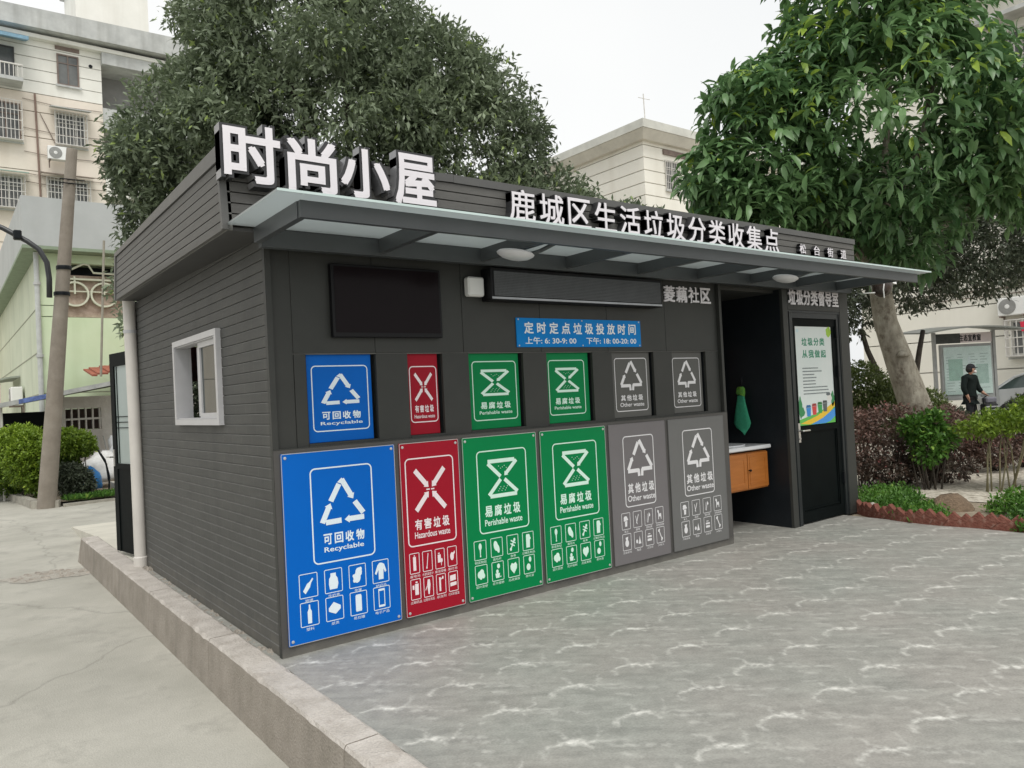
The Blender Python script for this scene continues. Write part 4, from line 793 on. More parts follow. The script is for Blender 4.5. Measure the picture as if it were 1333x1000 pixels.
MB().lathe([(.23, 0), (.235, .012), (.215, .012), (.16, .004), (.02, .002)], (4.9, .47, .862), 24, 'z', 1, .75).build('basin_bowl', m_cer, sink, smooth=True)
MB().tube([(4.9, .69, .864), (4.9, .69, 1.0), (4.9, .66, 1.04), (4.9, .58, 1.03), (4.9, .56, 1.0)], .014, 10).build('tap', MATS['brushed_steel'], sink, smooth=True)
mir = thing('bay_mirror', 'reddish wooden framed mirror on the back wall of the washbasin bay', 'mirror', (4.9, .77, 1.2))
mb = MB(); x0, x1, z0, z1 = 4.56, 5.26, 1.22, 1.93; m_rw = M('red_wood', (.20, .035, .018), .4, var=.2, scale=9, stretch=(1, 1, 5))
mb.box(x0, x1, .745, .779, z0, z0+.05); mb.box(x0, x1, .745, .779, z1-.05, z1); mb.box(x0, x0+.06, .745, .779, z0+.05, z1-.05); mb.box(x1-.11, x1, .745, .779, z0+.05, z1-.05); mb.build('mirror_frame', m_rw, mir)
MB().box(x0+.06, x1-.11, .765, .772, z0+.05, z1-.05).build('mirror_glass', M('mirror', (.7, .72, .72), .05, var=.01, metal=1), mir)
tw = thing('hand_towel', 'small green towel with yellow band hanging from a hook in the washbasin bay', 'towel', (5.3, .53, 1.0))
mb = MB(); mb.tube([(5.329, .52, 1.57), (5.30, .52, 1.57), (5.295, .52, 1.54), (5.30, .52, 1.52)], .006, 6); mb.tube([(5.30, .52, 1.52), (5.297, .52, 1.46)], .003, 5); mb.build('hook', m_dark, tw)
def cloth(y_w, zs, mat, nm, seed):
    n = 20; vs = []; fs = []
    for i, (z, wy, wx) in enumerate(y_w):
        for k in range(n):
            a = 6.283*k/n; rr_ = 1+.16*math.sin(3*a+seed+i*.5)+.08*math.sin(7*a)
            vs.append((5.297-abs(wx)*.2+wx*math.sin(a)*rr_, .53+wy*math.cos(a)*rr_, z+(.02*math.cos(a+.8) if i == len(y_w)-1 else 0)))
    for i in range(len(y_w)-1):
        for k in range(n): fs.append((i*n+k, i*n+(k+1) % n, (i+1)*n+(k+1) % n, (i+1)*n+k))
    fs.append(tuple(range(n))); fs.append(tuple((len(y_w)-1)*n+k for k in range(n))[::-1])
    return MB().add(vs, fs).build(nm, mat, tw, smooth=True)
cloth([(1.47, .03, .014), (1.45, .05, .02), (1.40, .056, .024), (1.37, .044, .02)], 0, M('towel_band', (.20, .42, .04), .9, col2=(.04, .22, .05), scale=60), 'towel_loop', 1)
cloth([(1.375, .042, .018), (1.30, .055, .022), (1.18, .08, .026), (1.08, .10, .026), (1.03, .075, .022), (.965, .015, .01)], 0, M('towel_green', (.035, .30, .16), .9, col2=(.05, .38, .22), scale=40, bump=.3, bscale=120), 'towel_cloth', 2)

pk = thing('pink_cloth', 'pink cloth hanging inside the booth, glimpsed through the side window', 'cloth', (.42, 3.6, 1.7))
vs = []; fs = []
for i in range(6):
    for k in range(13): vs.append((.15+.055*k+.01*math.sin(i*2+k), 3.62+.03*math.sin(k*1.1+i*.3), 2.16-.075*i-(.03*math.sin(k*.8) if i == 5 else 0)))
for i in range(5):
    for k in range(12): fs.append((i*13+k, i*13+k+1, (i+1)*13+k+1, (i+1)*13+k))
MB().add(vs, fs).build('cloth_fold', M('pink_cotton', (.52, .22, .22), .9, var=.25, scale=9), pk, smooth=True); MB().tube([(.13, 3.62, 2.168), (1.07, 3.62, 2.168)], .008, 6).build('rail', m_alu, pk)
# ================================================================== TREES AND PLANTS
m_bark = M('mottled_bark', (.20, .175, .135), .85, col2=(.44, .41, .335), scale=9, bump=.7, bscale=28, stretch=(1, 1, .5), spots=((.11, .08, .055), .85, 6))
m_barkd = M('dark_bark', (.06, .05, .04), .9, var=.25, scale=10, bump=.6, bscale=40)
m_lf_dark = leaf_mat('osmanthus_leaves', (.060, .085, .048), (.27, .33, .205), (.32, .42, .13), .38, .25)
m_lf_big = leaf_mat('loquat_leaves', (.045, .12, .045), (.20, .34, .14), (.42, .58, .09), .36, .3)
m_lf_back = leaf_mat('camphor_leaves', (.04, .055, .035), (.13, .155, .10), None, .5, .2)
m_lf_lime = leaf_mat('hedge_lime', (.05, .11, .015), (.26, .38, .035), (.40, .52, .06), .5, .3)
m_lf_red = leaf_mat('loropetalum', (.050, .042, .030), (.21, .125, .10), (.36, .13, .12), .5, .2)
m_lf_bush = leaf_mat('bush_olive', (.05, .08, .02), (.17, .22, .06), None, .5, .25)
m_lf_ground = leaf_mat('ground_cover_leaves', (.03, .09, .015), (.12, .27, .04), (.25, .40, .07), .5, .3)
def clumpy(lobes, n, r0, r1, seed):
    rr = random.Random(seed); L = [(a, b, c, d*.97, e*.97, f*.97) for a, b, c, d, e, f in lobes]
    for i in range(n):
        a, b, c, d, e, f = lobes[rr.choices(range(len(lobes)), [q[3]*q[5] for q in lobes])[0]]; v = Vector((rr.gauss(0, 1), rr.gauss(0, 1), rr.gauss(.15, 1))).normalized(); r = rr.uniform(r0, r1)
        L.append((a+v.x*d*.86, b+v.y*e*.86, c+v.z*f*.86, r, r, r*rr.uniform(.6, .9)))
    return L
def limbs(tree, base, tips, r0, r1, mat, name='branch', n=7, cap=8):
    for t in tips:
        b = Vector(base); t = Vector(t); pts = []; m_ = 5
        for i in range(m_+1):
            q = i/m_; p_ = b.lerp(t, q); p_.z += .25*(t-b).length*.3*math.sin(q*math.pi*.5)*(1-q); p_ += Vector((random.uniform(-.06, .06), random.uniform(-.06, .06), 0))*(0 if i in (0, m_) else 1); pts.append(p_)
        MB().tube(pts, [r0+(r1-r0)*i/m_ for i in range(m_+1)], n).build(name, mat, tree, smooth=True)
def crown(name, lobes, ncl, per, size, spread, mat, tree, kind, droop=.0, shell=.4, tonebias=.0, zcut=-9, flat=.5, aspect=None, green_tips=.0, seed=0, out=.6, ztone=0):
    Pc, Oc = lobe_points(lobes, ncl, shell, zcut)
    P = np.repeat(Pc, per, 0); O = np.repeat(Oc, per, 0); n = len(P)
    D = norm(O*out+norm(rng.normal(size=(n, 3)))*1.0+np.array([0, 0, -droop])); P = P+norm(rng.normal(size=(n, 3)))*spread*rng.random((n, 1))
    S_ = size*(.7+.6*rng.random(n))
    ct = np.repeat(vnoise(Pc, 1.4, seed)*.45+.45*rng.random(len(Pc)), per)
    tone = np.clip(ct*.75+.25*rng.random(n)+tonebias, 0, 1)
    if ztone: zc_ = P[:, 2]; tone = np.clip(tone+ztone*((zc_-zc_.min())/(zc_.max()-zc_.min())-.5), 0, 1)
    tone = np.where(rng.random(n) < green_tips, .98, tone*.93)
    return leaf_mesh(name, P, D, S_, tone, mat, tree, kind, flat=flat)
# ---- big dark tree behind the booth
lt = thing('dark_evergreen_tree', 'broad dense dark evergreen tree rising behind the booth roof on the left', 'tree', (4.2, 7.0, -.03))
MB().tube([(4.2, 7.0, -.3), (4.18, 7.0, 1.2), (4.1, 6.95, 2.6), (4.0, 6.9, 3.6)], [.24, .20, .18, .16], 14).build('trunk', m_barkd, lt, smooth=True)
limbs(lt, (4.05, 6.9, 3.0), [(1.8, 7.6, 5.2), (6.2, 5.6, 5.0), (3.8, 6.8, 7.6), (2.6, 6.3, 6.8), (5.3, 6.0, 6.6), (4.4, 8.4, 6.5)], .09, .03, m_barkd)
LT = [(3.55, 6.55, 5.75, 2.55, 2.3, 2.35), (2.05, 7.5, 5.35, 1.65, 1.5, 1.5), (5.05, 5.55, 5.35, 1.55, 1.6, 1.75), (1.6, 7.6, 4.05, 1.0, 1.0, 1.1), (6.15, 4.9, 4.25, 1.15, 1.1, .95), (3.2, 6.6, 7.2, 1.9, 1.7, 1.3), (4.4, 5.7, 4.2, 2.2, 1.5, 1.2), (.95, 7.6, 3.2, .5, .5, .75), (4.7, 5.3, 6.35, 1.05, 1.0, .8), (6.95, 4.5, 3.85, .95, .7, .75), (5.65, 5.1, 5.55, .8, .8, .75), (4.85, 5.5, 6.75, .8, .7, .6), (7.25, 4.3, 3.65, .75, .6, .62), (1.85, 7.6, 4.9, 1.4, 1.2, 1.2)]
crown('crown', clumpy(LT, 80, .35, .6, 1), 15500, 13, .112, .17, m_lf_dark, lt, 'narrow', droop=.25, shell=.5, green_tips=.03, tonebias=.07, seed=3, zcut=2.2, out=.7)
# ---- large-leaved tree on the right, its nearest leaves as parts
rt = thing('large_leaved_tree', 'big tree with long glossy green leaves and a mottled leaning trunk right of the booth', 'tree', (10.75, 1.2, -.02))
MB().tube([(10.95, 1.05, -.1), (10.88, 1.12, .35), (10.74, 1.22, .95), (10.55, 1.36, 1.75), (10.42, 1.47, 2.35), (10.36, 1.50, 2.9), (10.34, 1.5, 3.6), (10.3, 1.4, 4.4)], [.28, .255, .235, .205, .175, .16, .14, .10], 20).build('trunk', m_bark, rt, smooth=True)
mb = MB(); mb.lathe([(.01, .10), (.06, .09), (.09, .04), (.10, 0)], (10.40, 1.22, 1.80), 12, 'z'); mb.build('bark_knot', m_bark, rt, smooth=True)
limbs(rt, (10.35, 1.45, 3.0), [(8.7, 1.9, 4.4), (11.6, -.2, 4.6), (9.6, .8, 6.0), (10.9, .6, 6.4), (10.4, 2.6, 5.6), (9.3, 2.2, 5.4)], .08, .025, m_bark)
RT = [(7.95, 2.2, 4.4, .75, .7, .8), (8.6, 1.7, 5.6, .9, .8, .8), (9.85, 1.0, 5.35, 2.25, 1.9, 2.2), (8.3, 1.9, 4.75, 1.35, 1.1, 1.25), (9.4, 1.05, 6.9, 1.5, 1.3, 1.3), (11.2, -.25, 4.95, 1.35, 1.2, 1.0), (9.9, 1.0, 3.9, 1.25, .9, .95), (11.6, -.4, 4.2, .9, .8, .55), (8.2, 2.0, 3.95, .9, .9, .75), (9.9, .9, 6.4, 1.0, 1.0, .9), (9.1, 1.4, 3.85, .9, .8, .6)]
Pc, Oc = lobe_points(clumpy(RT, 44, .3, .55, 2), 3300, .5, 2.95)
per = 9; P = np.repeat(Pc, per, 0); O = np.repeat(Oc, per, 0); n = len(P)
ax = norm(O+np.array([0, 0, .5])); a_ = norm(np.cross(ax, rng.normal(size=(n, 3)))); ang = rng.random(n)
D = norm(ax*(.15+.55*rng.random((n, 1)))+a_*1.0+np.array([0, 0, -.12])); P = P+D*.02+rng.normal(size=(n, 3))*.035
S_ = .222*(.55+.8*rng.random(n)); ct = np.repeat(vnoise(Pc, 1.2, 5)*.4+.4*rng.random(len(Pc)), per); tone = np.clip(ct+.25*rng.random(n), 0, .84)
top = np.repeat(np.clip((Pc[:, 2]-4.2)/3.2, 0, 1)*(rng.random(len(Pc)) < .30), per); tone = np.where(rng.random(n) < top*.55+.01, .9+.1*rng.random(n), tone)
camv = np.array(CAM); dist_ = np.linalg.norm(P-camv, axis=1)
# pick about 300 leaves on the camera side to stand as separate parts
facing = ((P-np.array([9.9, 1.0, 5.2]))*norm(camv-np.array([9.9, 1.0, 5.2]))).sum(1); cand = np.where(facing > 1.1)[0]; pick = rng.choice(cand, 290, replace=False); mask = np.ones(n, bool); mask[pick] = False
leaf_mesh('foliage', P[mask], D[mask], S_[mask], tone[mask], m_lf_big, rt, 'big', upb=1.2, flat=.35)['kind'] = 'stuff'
T, F = leaf_template('big'); lmeshes = []
for k in range(4):
    me = bpy.data.meshes.new('leaf'); me.from_pydata([tuple(v) for v in T], [], F); at = me.attributes.new('tone', 'FLOAT', 'POINT'); at.data.foreach_set('value', [.15+.2*k]*len(T)); me.materials.append(m_lf_big); lmeshes.append(me)
for j, i in enumerate(pick):
    X = Vector(D[i]); U = Vector((random.gauss(0, .3), random.gauss(0, .3), 1)).normalized(); Yv = U.cross(X).normalized(); Z = X.cross(Yv)
    o = bpy.data.objects.new('leaf', lmeshes[j % 4]); COL.objects.link(o); o.parent = rt; s = float(S_[i])
    o.matrix_local = Matrix.Translation(Vector(P[i])-ORG[rt.name]) @ Matrix(((X.x, Yv.x, Z.x), (X.y, Yv.y, Z.y), (X.z, Yv.z, Z.z))).to_4x4() @ Matrix.Scale(s, 4)
# ---- dark tree further back on the right
bt = thing('small_leaved_tree', 'darker small-leaved tree behind the pale leaning trunk, over the noticeboard', 'tree', (15.6, 3.9, 0))
limbs(bt, (15.6, 3.9, 0), [(15.3, 3.7, 2.6), (15.9, 4.1, 2.6), (15.0, 4.3, 2.6), (16.2, 3.5, 2.5)], .09, .05, m_barkd, 'trunk')
BT = [(15.6, 3.6, 3.9, 1.9, 1.7, 1.35), (14.2, 4.8, 3.5, 1.5, 1.3, 1.3), (16.6, 2.4, 3.85, 1.5, 1.3, 1.1), (16.9, 2.0, 4.6, 1.3, 1.2, 1.0), (13.6, 5.2, 2.6, .9, .9, .8), (15.4, 3.8, 5.0, 1.9, 1.7, 1.0)]
BT = [(a, b, c+(.35 if i in (0, 2) else 0), d, e, f) for i, (a, b, c, d, e, f) in enumerate(BT)]
crown('crown', BT, 3800, 12, .12, .2, m_lf_back, bt, 'narrow', droop=.3, shell=.5, seed=6, zcut=2.35)
crown('lower_crown', [(12.9, 5.6, 2.2, .9, .9, .8)], 420, 12, .12, .2, m_lf_back, bt, 'narrow', droop=.3, shell=.6, seed=6, zcut=1.3)
# ---- bushes and hedges
def shrub(name, label, cat, base, lobes, ncl, per, size, mat, stems, kind='small', spread=.1, group=None, stem_mat=None, seed=0, tips=.02, tb=0, shell=.5, r0=.014, zt=0):
    t = thing(name, label, cat, base, group)
    mb = MB()
    for i in range(stems):
        l = lobes[i % len(lobes)]; tip = Vector((l[0]+random.uniform(-.7, .7)*l[3], l[1]+random.uniform(-.7, .7)*l[4], l[2]+random.uniform(-.3, .5)*l[5]))
        b = Vector((base[0]+random.uniform(-.12, .12), base[1]+random.uniform(-.12, .12), base[2])) if len(lobes) == 1 else Vector((l[0]*.8+base[0]*.2+random.uniform(-.1, .1), l[1]*.8+base[1]*.2+random.uniform(-.1, .1), base[2]))
        mid = b.lerp(tip, .5)+Vector((random.uniform(-.05, .05), random.uniform(-.05, .05), .05))
        mb.tube([b, mid, tip], [r0, r0*.75, r0*.4], 6)
    mb.build('stems', stem_mat or m_barkd, t, smooth=True, kind='stuff')
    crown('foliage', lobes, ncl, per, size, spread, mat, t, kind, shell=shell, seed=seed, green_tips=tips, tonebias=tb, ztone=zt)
    return t
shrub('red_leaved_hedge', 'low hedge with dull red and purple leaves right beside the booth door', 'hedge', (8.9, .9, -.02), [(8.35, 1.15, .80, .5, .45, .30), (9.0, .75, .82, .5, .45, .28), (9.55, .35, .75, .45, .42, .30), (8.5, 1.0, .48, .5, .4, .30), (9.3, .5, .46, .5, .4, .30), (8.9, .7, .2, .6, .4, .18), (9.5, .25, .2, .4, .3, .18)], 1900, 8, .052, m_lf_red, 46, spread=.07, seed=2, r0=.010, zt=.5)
shrub('red_leaved_hedge', 'thin reddish hedge behind the first, in front of the person and noticeboard', 'hedge', (11.4, .35, -.02), [(11.0, .7, .58, .6, .4, .25), (11.8, .1, .50, .5, .4, .22), (11.2, .3, .30, .6, .4, .22)], 1200, 9, .055, m_lf_red, 24, spread=.07, seed=8, tb=.08)
shrub('green_sprout_shrub', 'bright green young shrub growing out of the red-leaved hedge', 'shrub', (8.75, .28, -.02), [(8.68, .32, .78, .16, .15, .17), (8.88, .16, .86, .15, .15, .14), (8.8, .2, .55, .22, .2, .22), (9.0, .08, .66, .12, .12, .14)], 330, 8, .075, m_lf_ground, 9, spread=.08, seed=4, tb=.12, tips=.08)
shrub('round_bush', 'rounded olive green bush left of the pale leaning trunk', 'bush', (11.3, 2.4, -.02), [(11.2, 2.35, 1.25, .62, .5, .50), (11.5, 2.1, .9, .6, .5, .5), (10.9, 2.5, .9, .5, .5, .5)], 1500, 9, .065, m_lf_bush, 10, spread=.09, seed=5, tb=.05)
shrub('round_bush', 'olive green bush between the leaning trunk and the noticeboard post', 'bush', (14.6, 2.5, 0), [(14.5, 2.75, .75, .38, .4, .45)], 320, 9, .07, m_lf_bush, 8, spread=.1, seed=9)
shrub('spreading_shrub', 'sparse yellow-green spreading shrub on bare stems at the right edge of the garden', 'shrub', (9.05, -.72, -.02), [(9.15, -.62, .86, .42, .4, .13), (9.5, -1.0, .90, .5, .42, .16), (8.85, -.42, .80, .3, .3, .10), (9.6, -1.2, .62, .35, .35, .2), (9.9, -.9, 1.05, .4, .35, .16)], 900, 9, .06, m_lf_lime, 22, spread=.08, seed=7, stem_mat=M('pale_twig', (.22, .20, .12), .9), tips=.03, shell=.8, tb=-.1, r0=.011)
shrub('spreading_shrub', 'bright green feathery shrub in front of the parked car', 'shrub', (13.0, .3, 0), [(13.05, .25, .85, .5, .4, .20), (13.6, -.15, .95, .6, .5, .22), (13.2, .1, .55, .5, .5, .3)], 900, 9, .07, m_lf_lime, 10, spread=.1, seed=11, tb=-.05, shell=.8)
shrub('clipped_hedge', 'dark green clipped hedge along the pavement under the parked car', 'hedge', (20.6, 2.4, 0), [(20.3, 2.9, .45, .6, .4, .42), (20.7, 2.2, .48, .5, .5, .42), (21.0, 1.4, .48, .5, .6, .42)], 1300, 9, .09, m_lf_back, 6, spread=.1, seed=12)
shrub('clipped_hedge', 'low dark hedge under the noticeboard', 'hedge', (19.6, 4.1, 0), [(19.2, 4.5, .30, .5, .4, .28), (19.5, 4.3, .26, .5, .4, .25)], 700, 9, .09, m_lf_back, 5, spread=.1, seed=13)
# ground cover along the brick edging
def cover(lobes, n_, seed):
    P_, O_ = lobe_points(lobes, n_, .6, -.02); P4 = np.repeat(P_, 6, 0)+rng.normal(size=(n_*6, 3))*.03; P4[:, 2] = np.maximum(P4[:, 2], .0)
    D4 = norm(rng.normal(size=P4.shape)+np.array([0, 0, .9])); tn = np.clip(np.repeat(vnoise(P_, 3, seed)*.6, 6)+.4*rng.random(len(P4)), 0, .93); tn = np.where(rng.random(len(P4)) < .03, 1, tn)
    return leaf_mesh('ground_cover', P4, D4, .045*(.6+.8*rng.random(len(P4))), tn, m_lf_ground, None, 'small')
gcv = cover([(6.95, -.35, .0, .36, .30, .12), (7.15, -.05, .0, .42, .35, .15), (6.42, -.62, .0, .15, .22, .11), (6.75, -.65, .0, .25, .22, .10), (7.6, .2, .0, .5, .35, .15), (7.15, -1.6, .0, .36, .28, .15), (7.5, -1.3, .03, .35, .3, .18), (7.2, -2.2, .02, .45, .4, .2), (7.7, -2.1, .05, .5, .5, .26), (6.42, -1.72, .0, .10, .12, .10)], 3600, 3)
gcv['kind'] = 'stuff'
# saw-tooth brick edging
ed = thing('brick_edging', 'row of tilted red bricks forming a saw-tooth garden edge beside the plaza', 'garden edging', (6.3, -1.2, 0))
m_brick = M('red_brick', (.155, .050, .034), .9, col2=(.25, .10, .07), scale=12, bump=.8, bscale=40, spots=((.35, .27, .22), .5, 14))
line = [(6.60, .02), (6.40, -.30), (6.30, -.62), (6.28, -1.0), (6.36, -1.4), (6.48, -1.8), (6.6, -2.3), (6.7, -3.0), (6.75, -3.8)]
def along(d):
    for (x0, y0), (x1, y1) in zip(line[:-1], line[1:]):
        l = math.hypot(x1-x0, y1-y0)
        if d <= l: return x0+(x1-x0)*d/l, y0+(y1-y0)*d/l, math.atan2(y1-y0, x1-x0)
        d -= l
    return None
d = 0; mb = MB(); mb.bbox(-.028, .028, -.055, .055, -.115, .115, .006); proto = mb.build('brick', m_brick, None); proto.parent = ed; bm_ = proto.data; first = True; k = 0
while True:
    q = along(d)
    if not q: break
    x, y, a = q; rr = random.Random(k); o = proto if first else proto.copy()
    if not first: COL.objects.link(o); o.parent = ed
    first = False
    R = Matrix.Rotation(a-math.pi/2, 4, 'Z') @ Matrix.Rotation(math.radians(-42+rr.uniform(-11, 9)), 4, 'X') @ Matrix.Rotation(rr.uniform(-.08, .08), 4, 'Z')
    o.matrix_local = Matrix.Translation(Vector((x+rr.uniform(-.008, .008), y, (.030+rr.uniform(-.02, .015))))-ORG[ed.name]) @ R
    d += .105+rr.uniform(-.006, .012); k += 1
# dirt mound and dry stump
mb = MB(); rr = random.Random(4); vs = []; fs = []; n_ = 22
prof = [(1, 0), (.9, .25), (.7, .6), (.4, .9), (.0, 1)]
for i, (r_, h_) in enumerate(prof):
    for k in range(n_): a = 6.283*k/n_; w = 1+.12*math.sin(3*a+1)+rr.uniform(-.05, .05); vs.append((7.45+.30*r_*w*math.cos(a), -.62+.22*r_*w*math.sin(a), -.02+.17*h_+rr.uniform(-.01, .01)))
for i in range(len(prof)-1):
    for k in range(n_): fs.append((i*n_+k, i*n_+(k+1) % n_, (i+1)*n_+(k+1) % n_, (i+1)*n_+k))
tag(mb.add(vs, fs).build('dirt_mound', M('dry_brown_earth', (.13, .09, .06), .95, col2=(.24, .17, .11), scale=25, bump=1, bscale=50), smooth=True), 'small brown earth mound between the ground cover and the bare-stemmed shrub', 'mound')
st = MB(); 
for (x, y, s) in [(6.62, .02, .05), (6.72, -.1, .04), (6.5, -.22, .035)]:
    R = Matrix.Translation((x, y, .07)) @ Matrix.Diagonal((s*1.3, s, s*.8, 1)); mb = MB(); mb.lathe([(.2, -1), (.8, -.6), (1, 0), (.75, .65), (.2, .95)], (0, 0, 0), 9); o = mb.build('pale_stone', M('pale_stone_m', (.40, .36, .32), .9, var=.3, scale=15), xf=R, smooth=True)
    tag(o, {.05: 'largest pale stone at the foot of the booth corner by the brick edging', .04: 'middle pale stone behind the edging bricks', .035: 'smallest pale stone among the edging bricks'}[s], 'stone')
# left shrubs and their kerb
shrub('roadside_shrub', 'large bright green roadside shrub left of the leaning concrete pole', 'shrub', (-.1, 15.8, -.15), [(-.35, 16.3, .55, .62, .9, .72), (-.05, 15.2, .65, .48, .6, .62), (-.6, 17.6, .5, .5, .9, .6), (-.15, 15.6, .95, .55, .7, .42), (.15, 15.0, .3, .35, .4, .45)], 5200, 9, .07, m_lf_lime, 12, spread=.08, seed=21, tips=.05, shell=.5, zt=.75)
shrub('roadside_shrub', 'flat-topped green shrub on bare stems right of the leaning concrete pole', 'shrub', (.75, 14.4, -.15), [(.62, 14.4, .95, .46, .5, .30), (.90, 14.5, .90, .28, .4, .22), (.5, 14.6, .55, .35, .4, .3)], 1700, 9, .07, m_lf_lime, 18, spread=.08, seed=22, tips=.03, zt=.6)
shrub('dark_understorey_bush', 'dark green low bush under the flat-topped shrub beside the pole', 'bush', (.75, 14.1, -.15), [(.72, 14.1, .12, .34, .3, .34), (.55, 14.0, .3, .25, .25, .25)], 900, 9, .07, m_lf_back, 4, spread=.07, seed=23)
sg = leaf_mesh('verge_grass', np.column_stack([rng.uniform(.45, 1.5, 1500), rng.uniform(13.5, 14.1, 1500), np.full(1500, -.2)]), norm(rng.normal(size=(1500, 3))*.5+np.array([0, 0, 1])), .10*(.5+rng.random(1500)), rng.random(1500), m_lf_ground, None, 'narrow'); sg['kind'] = 'stuff'
rk = thing('roadside_kerb', 'low old concrete kerb around the roadside shrubs', 'kerb', (-.1, 14, -.3))
m_ok = M('old_kerb', (.30, .28, .24), .9, col2=(.42, .40, .34), scale=8, bump=.5, spots=((.18, .17, .14), .6, 5))
pts = [(-.62, 22.0), (-.50, 19.0), (-.36, 16.2), (-.16, 13.75)]
for (xa, ya), (xb, yb) in zip(pts[:-1], pts[1:]): MB().hexa([(xa, ya-.01, -.3), (xb, yb+.01, -.3), (xb+.14, yb+.01, -.3), (xa+.14, ya-.01, -.3), (xa, ya-.01, -.15), (xb, yb+.01, -.13), (xb+.14, yb+.01, -.13), (xa+.14, ya-.01, -.15)]).build('kerb_stone', m_ok, rk)
MB().hexa([(-.16, 13.6, -.3), (.3, 13.35, -.3), (.36, 13.5, -.3), (-.1, 13.735, -.3), (-.16, 13.6, -.14), (.3, 13.35, -.16), (.36, 13.5, -.16), (-.1, 13.735, -.14)]).build('kerb_stone', m_ok, rk)
MB().hexa([(.38, 13.3, -.3), (1.7, 13.55, -.3), (1.7, 13.65, -.3), (.38, 13.42, -.3), (.38, 13.3, -.24), (1.7, 13.55, -.25), (1.7, 13.65, -.25), (.38, 13.42, -.24)]).build('kerb_stone', m_ok, rk)
p = MB(); p.add([(-.5, 22, -.2), (-.12, 13.8, -.2), (.4, 13.45, -.2), (1.8, 13.65, -.24), (2.6, 17.2, -.2), (2.6, 22, -.2)], [tuple(range(6))]); p.build('verge_soil', m_soil, kind='structure')
# ---- leaning concrete pole with black lamp arm
pole = thing('concrete_pole', 'tall leaning concrete pole standing at the roadside kerb', 'pole', (.12, 13.45, -.3))
m_pole = M('pole_concrete', (.22, .19, .155), .85, col2=(.31, .275, .23), scale=3, bump=.3, bscale=60, streak=((.20, .18, .15), .4, 7))
MB().tube([(.10, 13.50, -.32), (.24, 13.38, 1.2), (.42, 13.25, 3.2), (.58, 13.12, 5.0), (.75, 12.98, 6.95)], [.172, .158, .138, .120, .100], 20).build('pole_shaft', m_pole, pole, smooth='auto')
mb = MB(); mb.lathe([(.14, 0), (.142, .03), (.142, .06), (.135, .08)], (.54, 13.15, 4.50), 20); mb.build('clamp_band', m_dark, pole); mb = MB(); mb.lathe([(.148, 0), (.15, .05), (.145, .07)], (.49, 13.18, 3.98), 20); mb.build('clamp_band', m_dark, pole)
for i, z in enumerate((6.3, 6.22)): mb = MB(); mb.tube([(.5, 12.9, z), (.95, 12.95, z+.02)], .012, 6); mb.build('pole_fitting', m_dark, pole)
arm = thing('lamp_arm', 'black curved pipe arm clamped to the leaning concrete pole', 'lamp arm', (.3, 13.1, 4.2))
MB().tube([(.26, 13.08, 3.92), (.27, 13.08, 4.3), (.24, 13.08, 4.62), (.12, 13.12, 4.88), (-.06, 13.2, 5.04), (-.45, 13.35, 5.30), (-1.4, 13.8, 5.75), (-2.4, 14.3, 6.2)], .052, 12).build('arm_pipe', M('black_pipe', (.03, .032, .034), .35, var=.1), arm, smooth=True)
mb = MB(); mb.bbox(-.30, -.16, 13.1, 13.28, 5.06, 5.24, .02); mb.build('pipe_coupling', m_dark, arm)
MB().bbox(-2.9, -2.35, 14.2, 14.5, 6.15, 6.27, .03).build('lamp_housing', M('lamp_case', (.3, .3, .3), .4), arm)

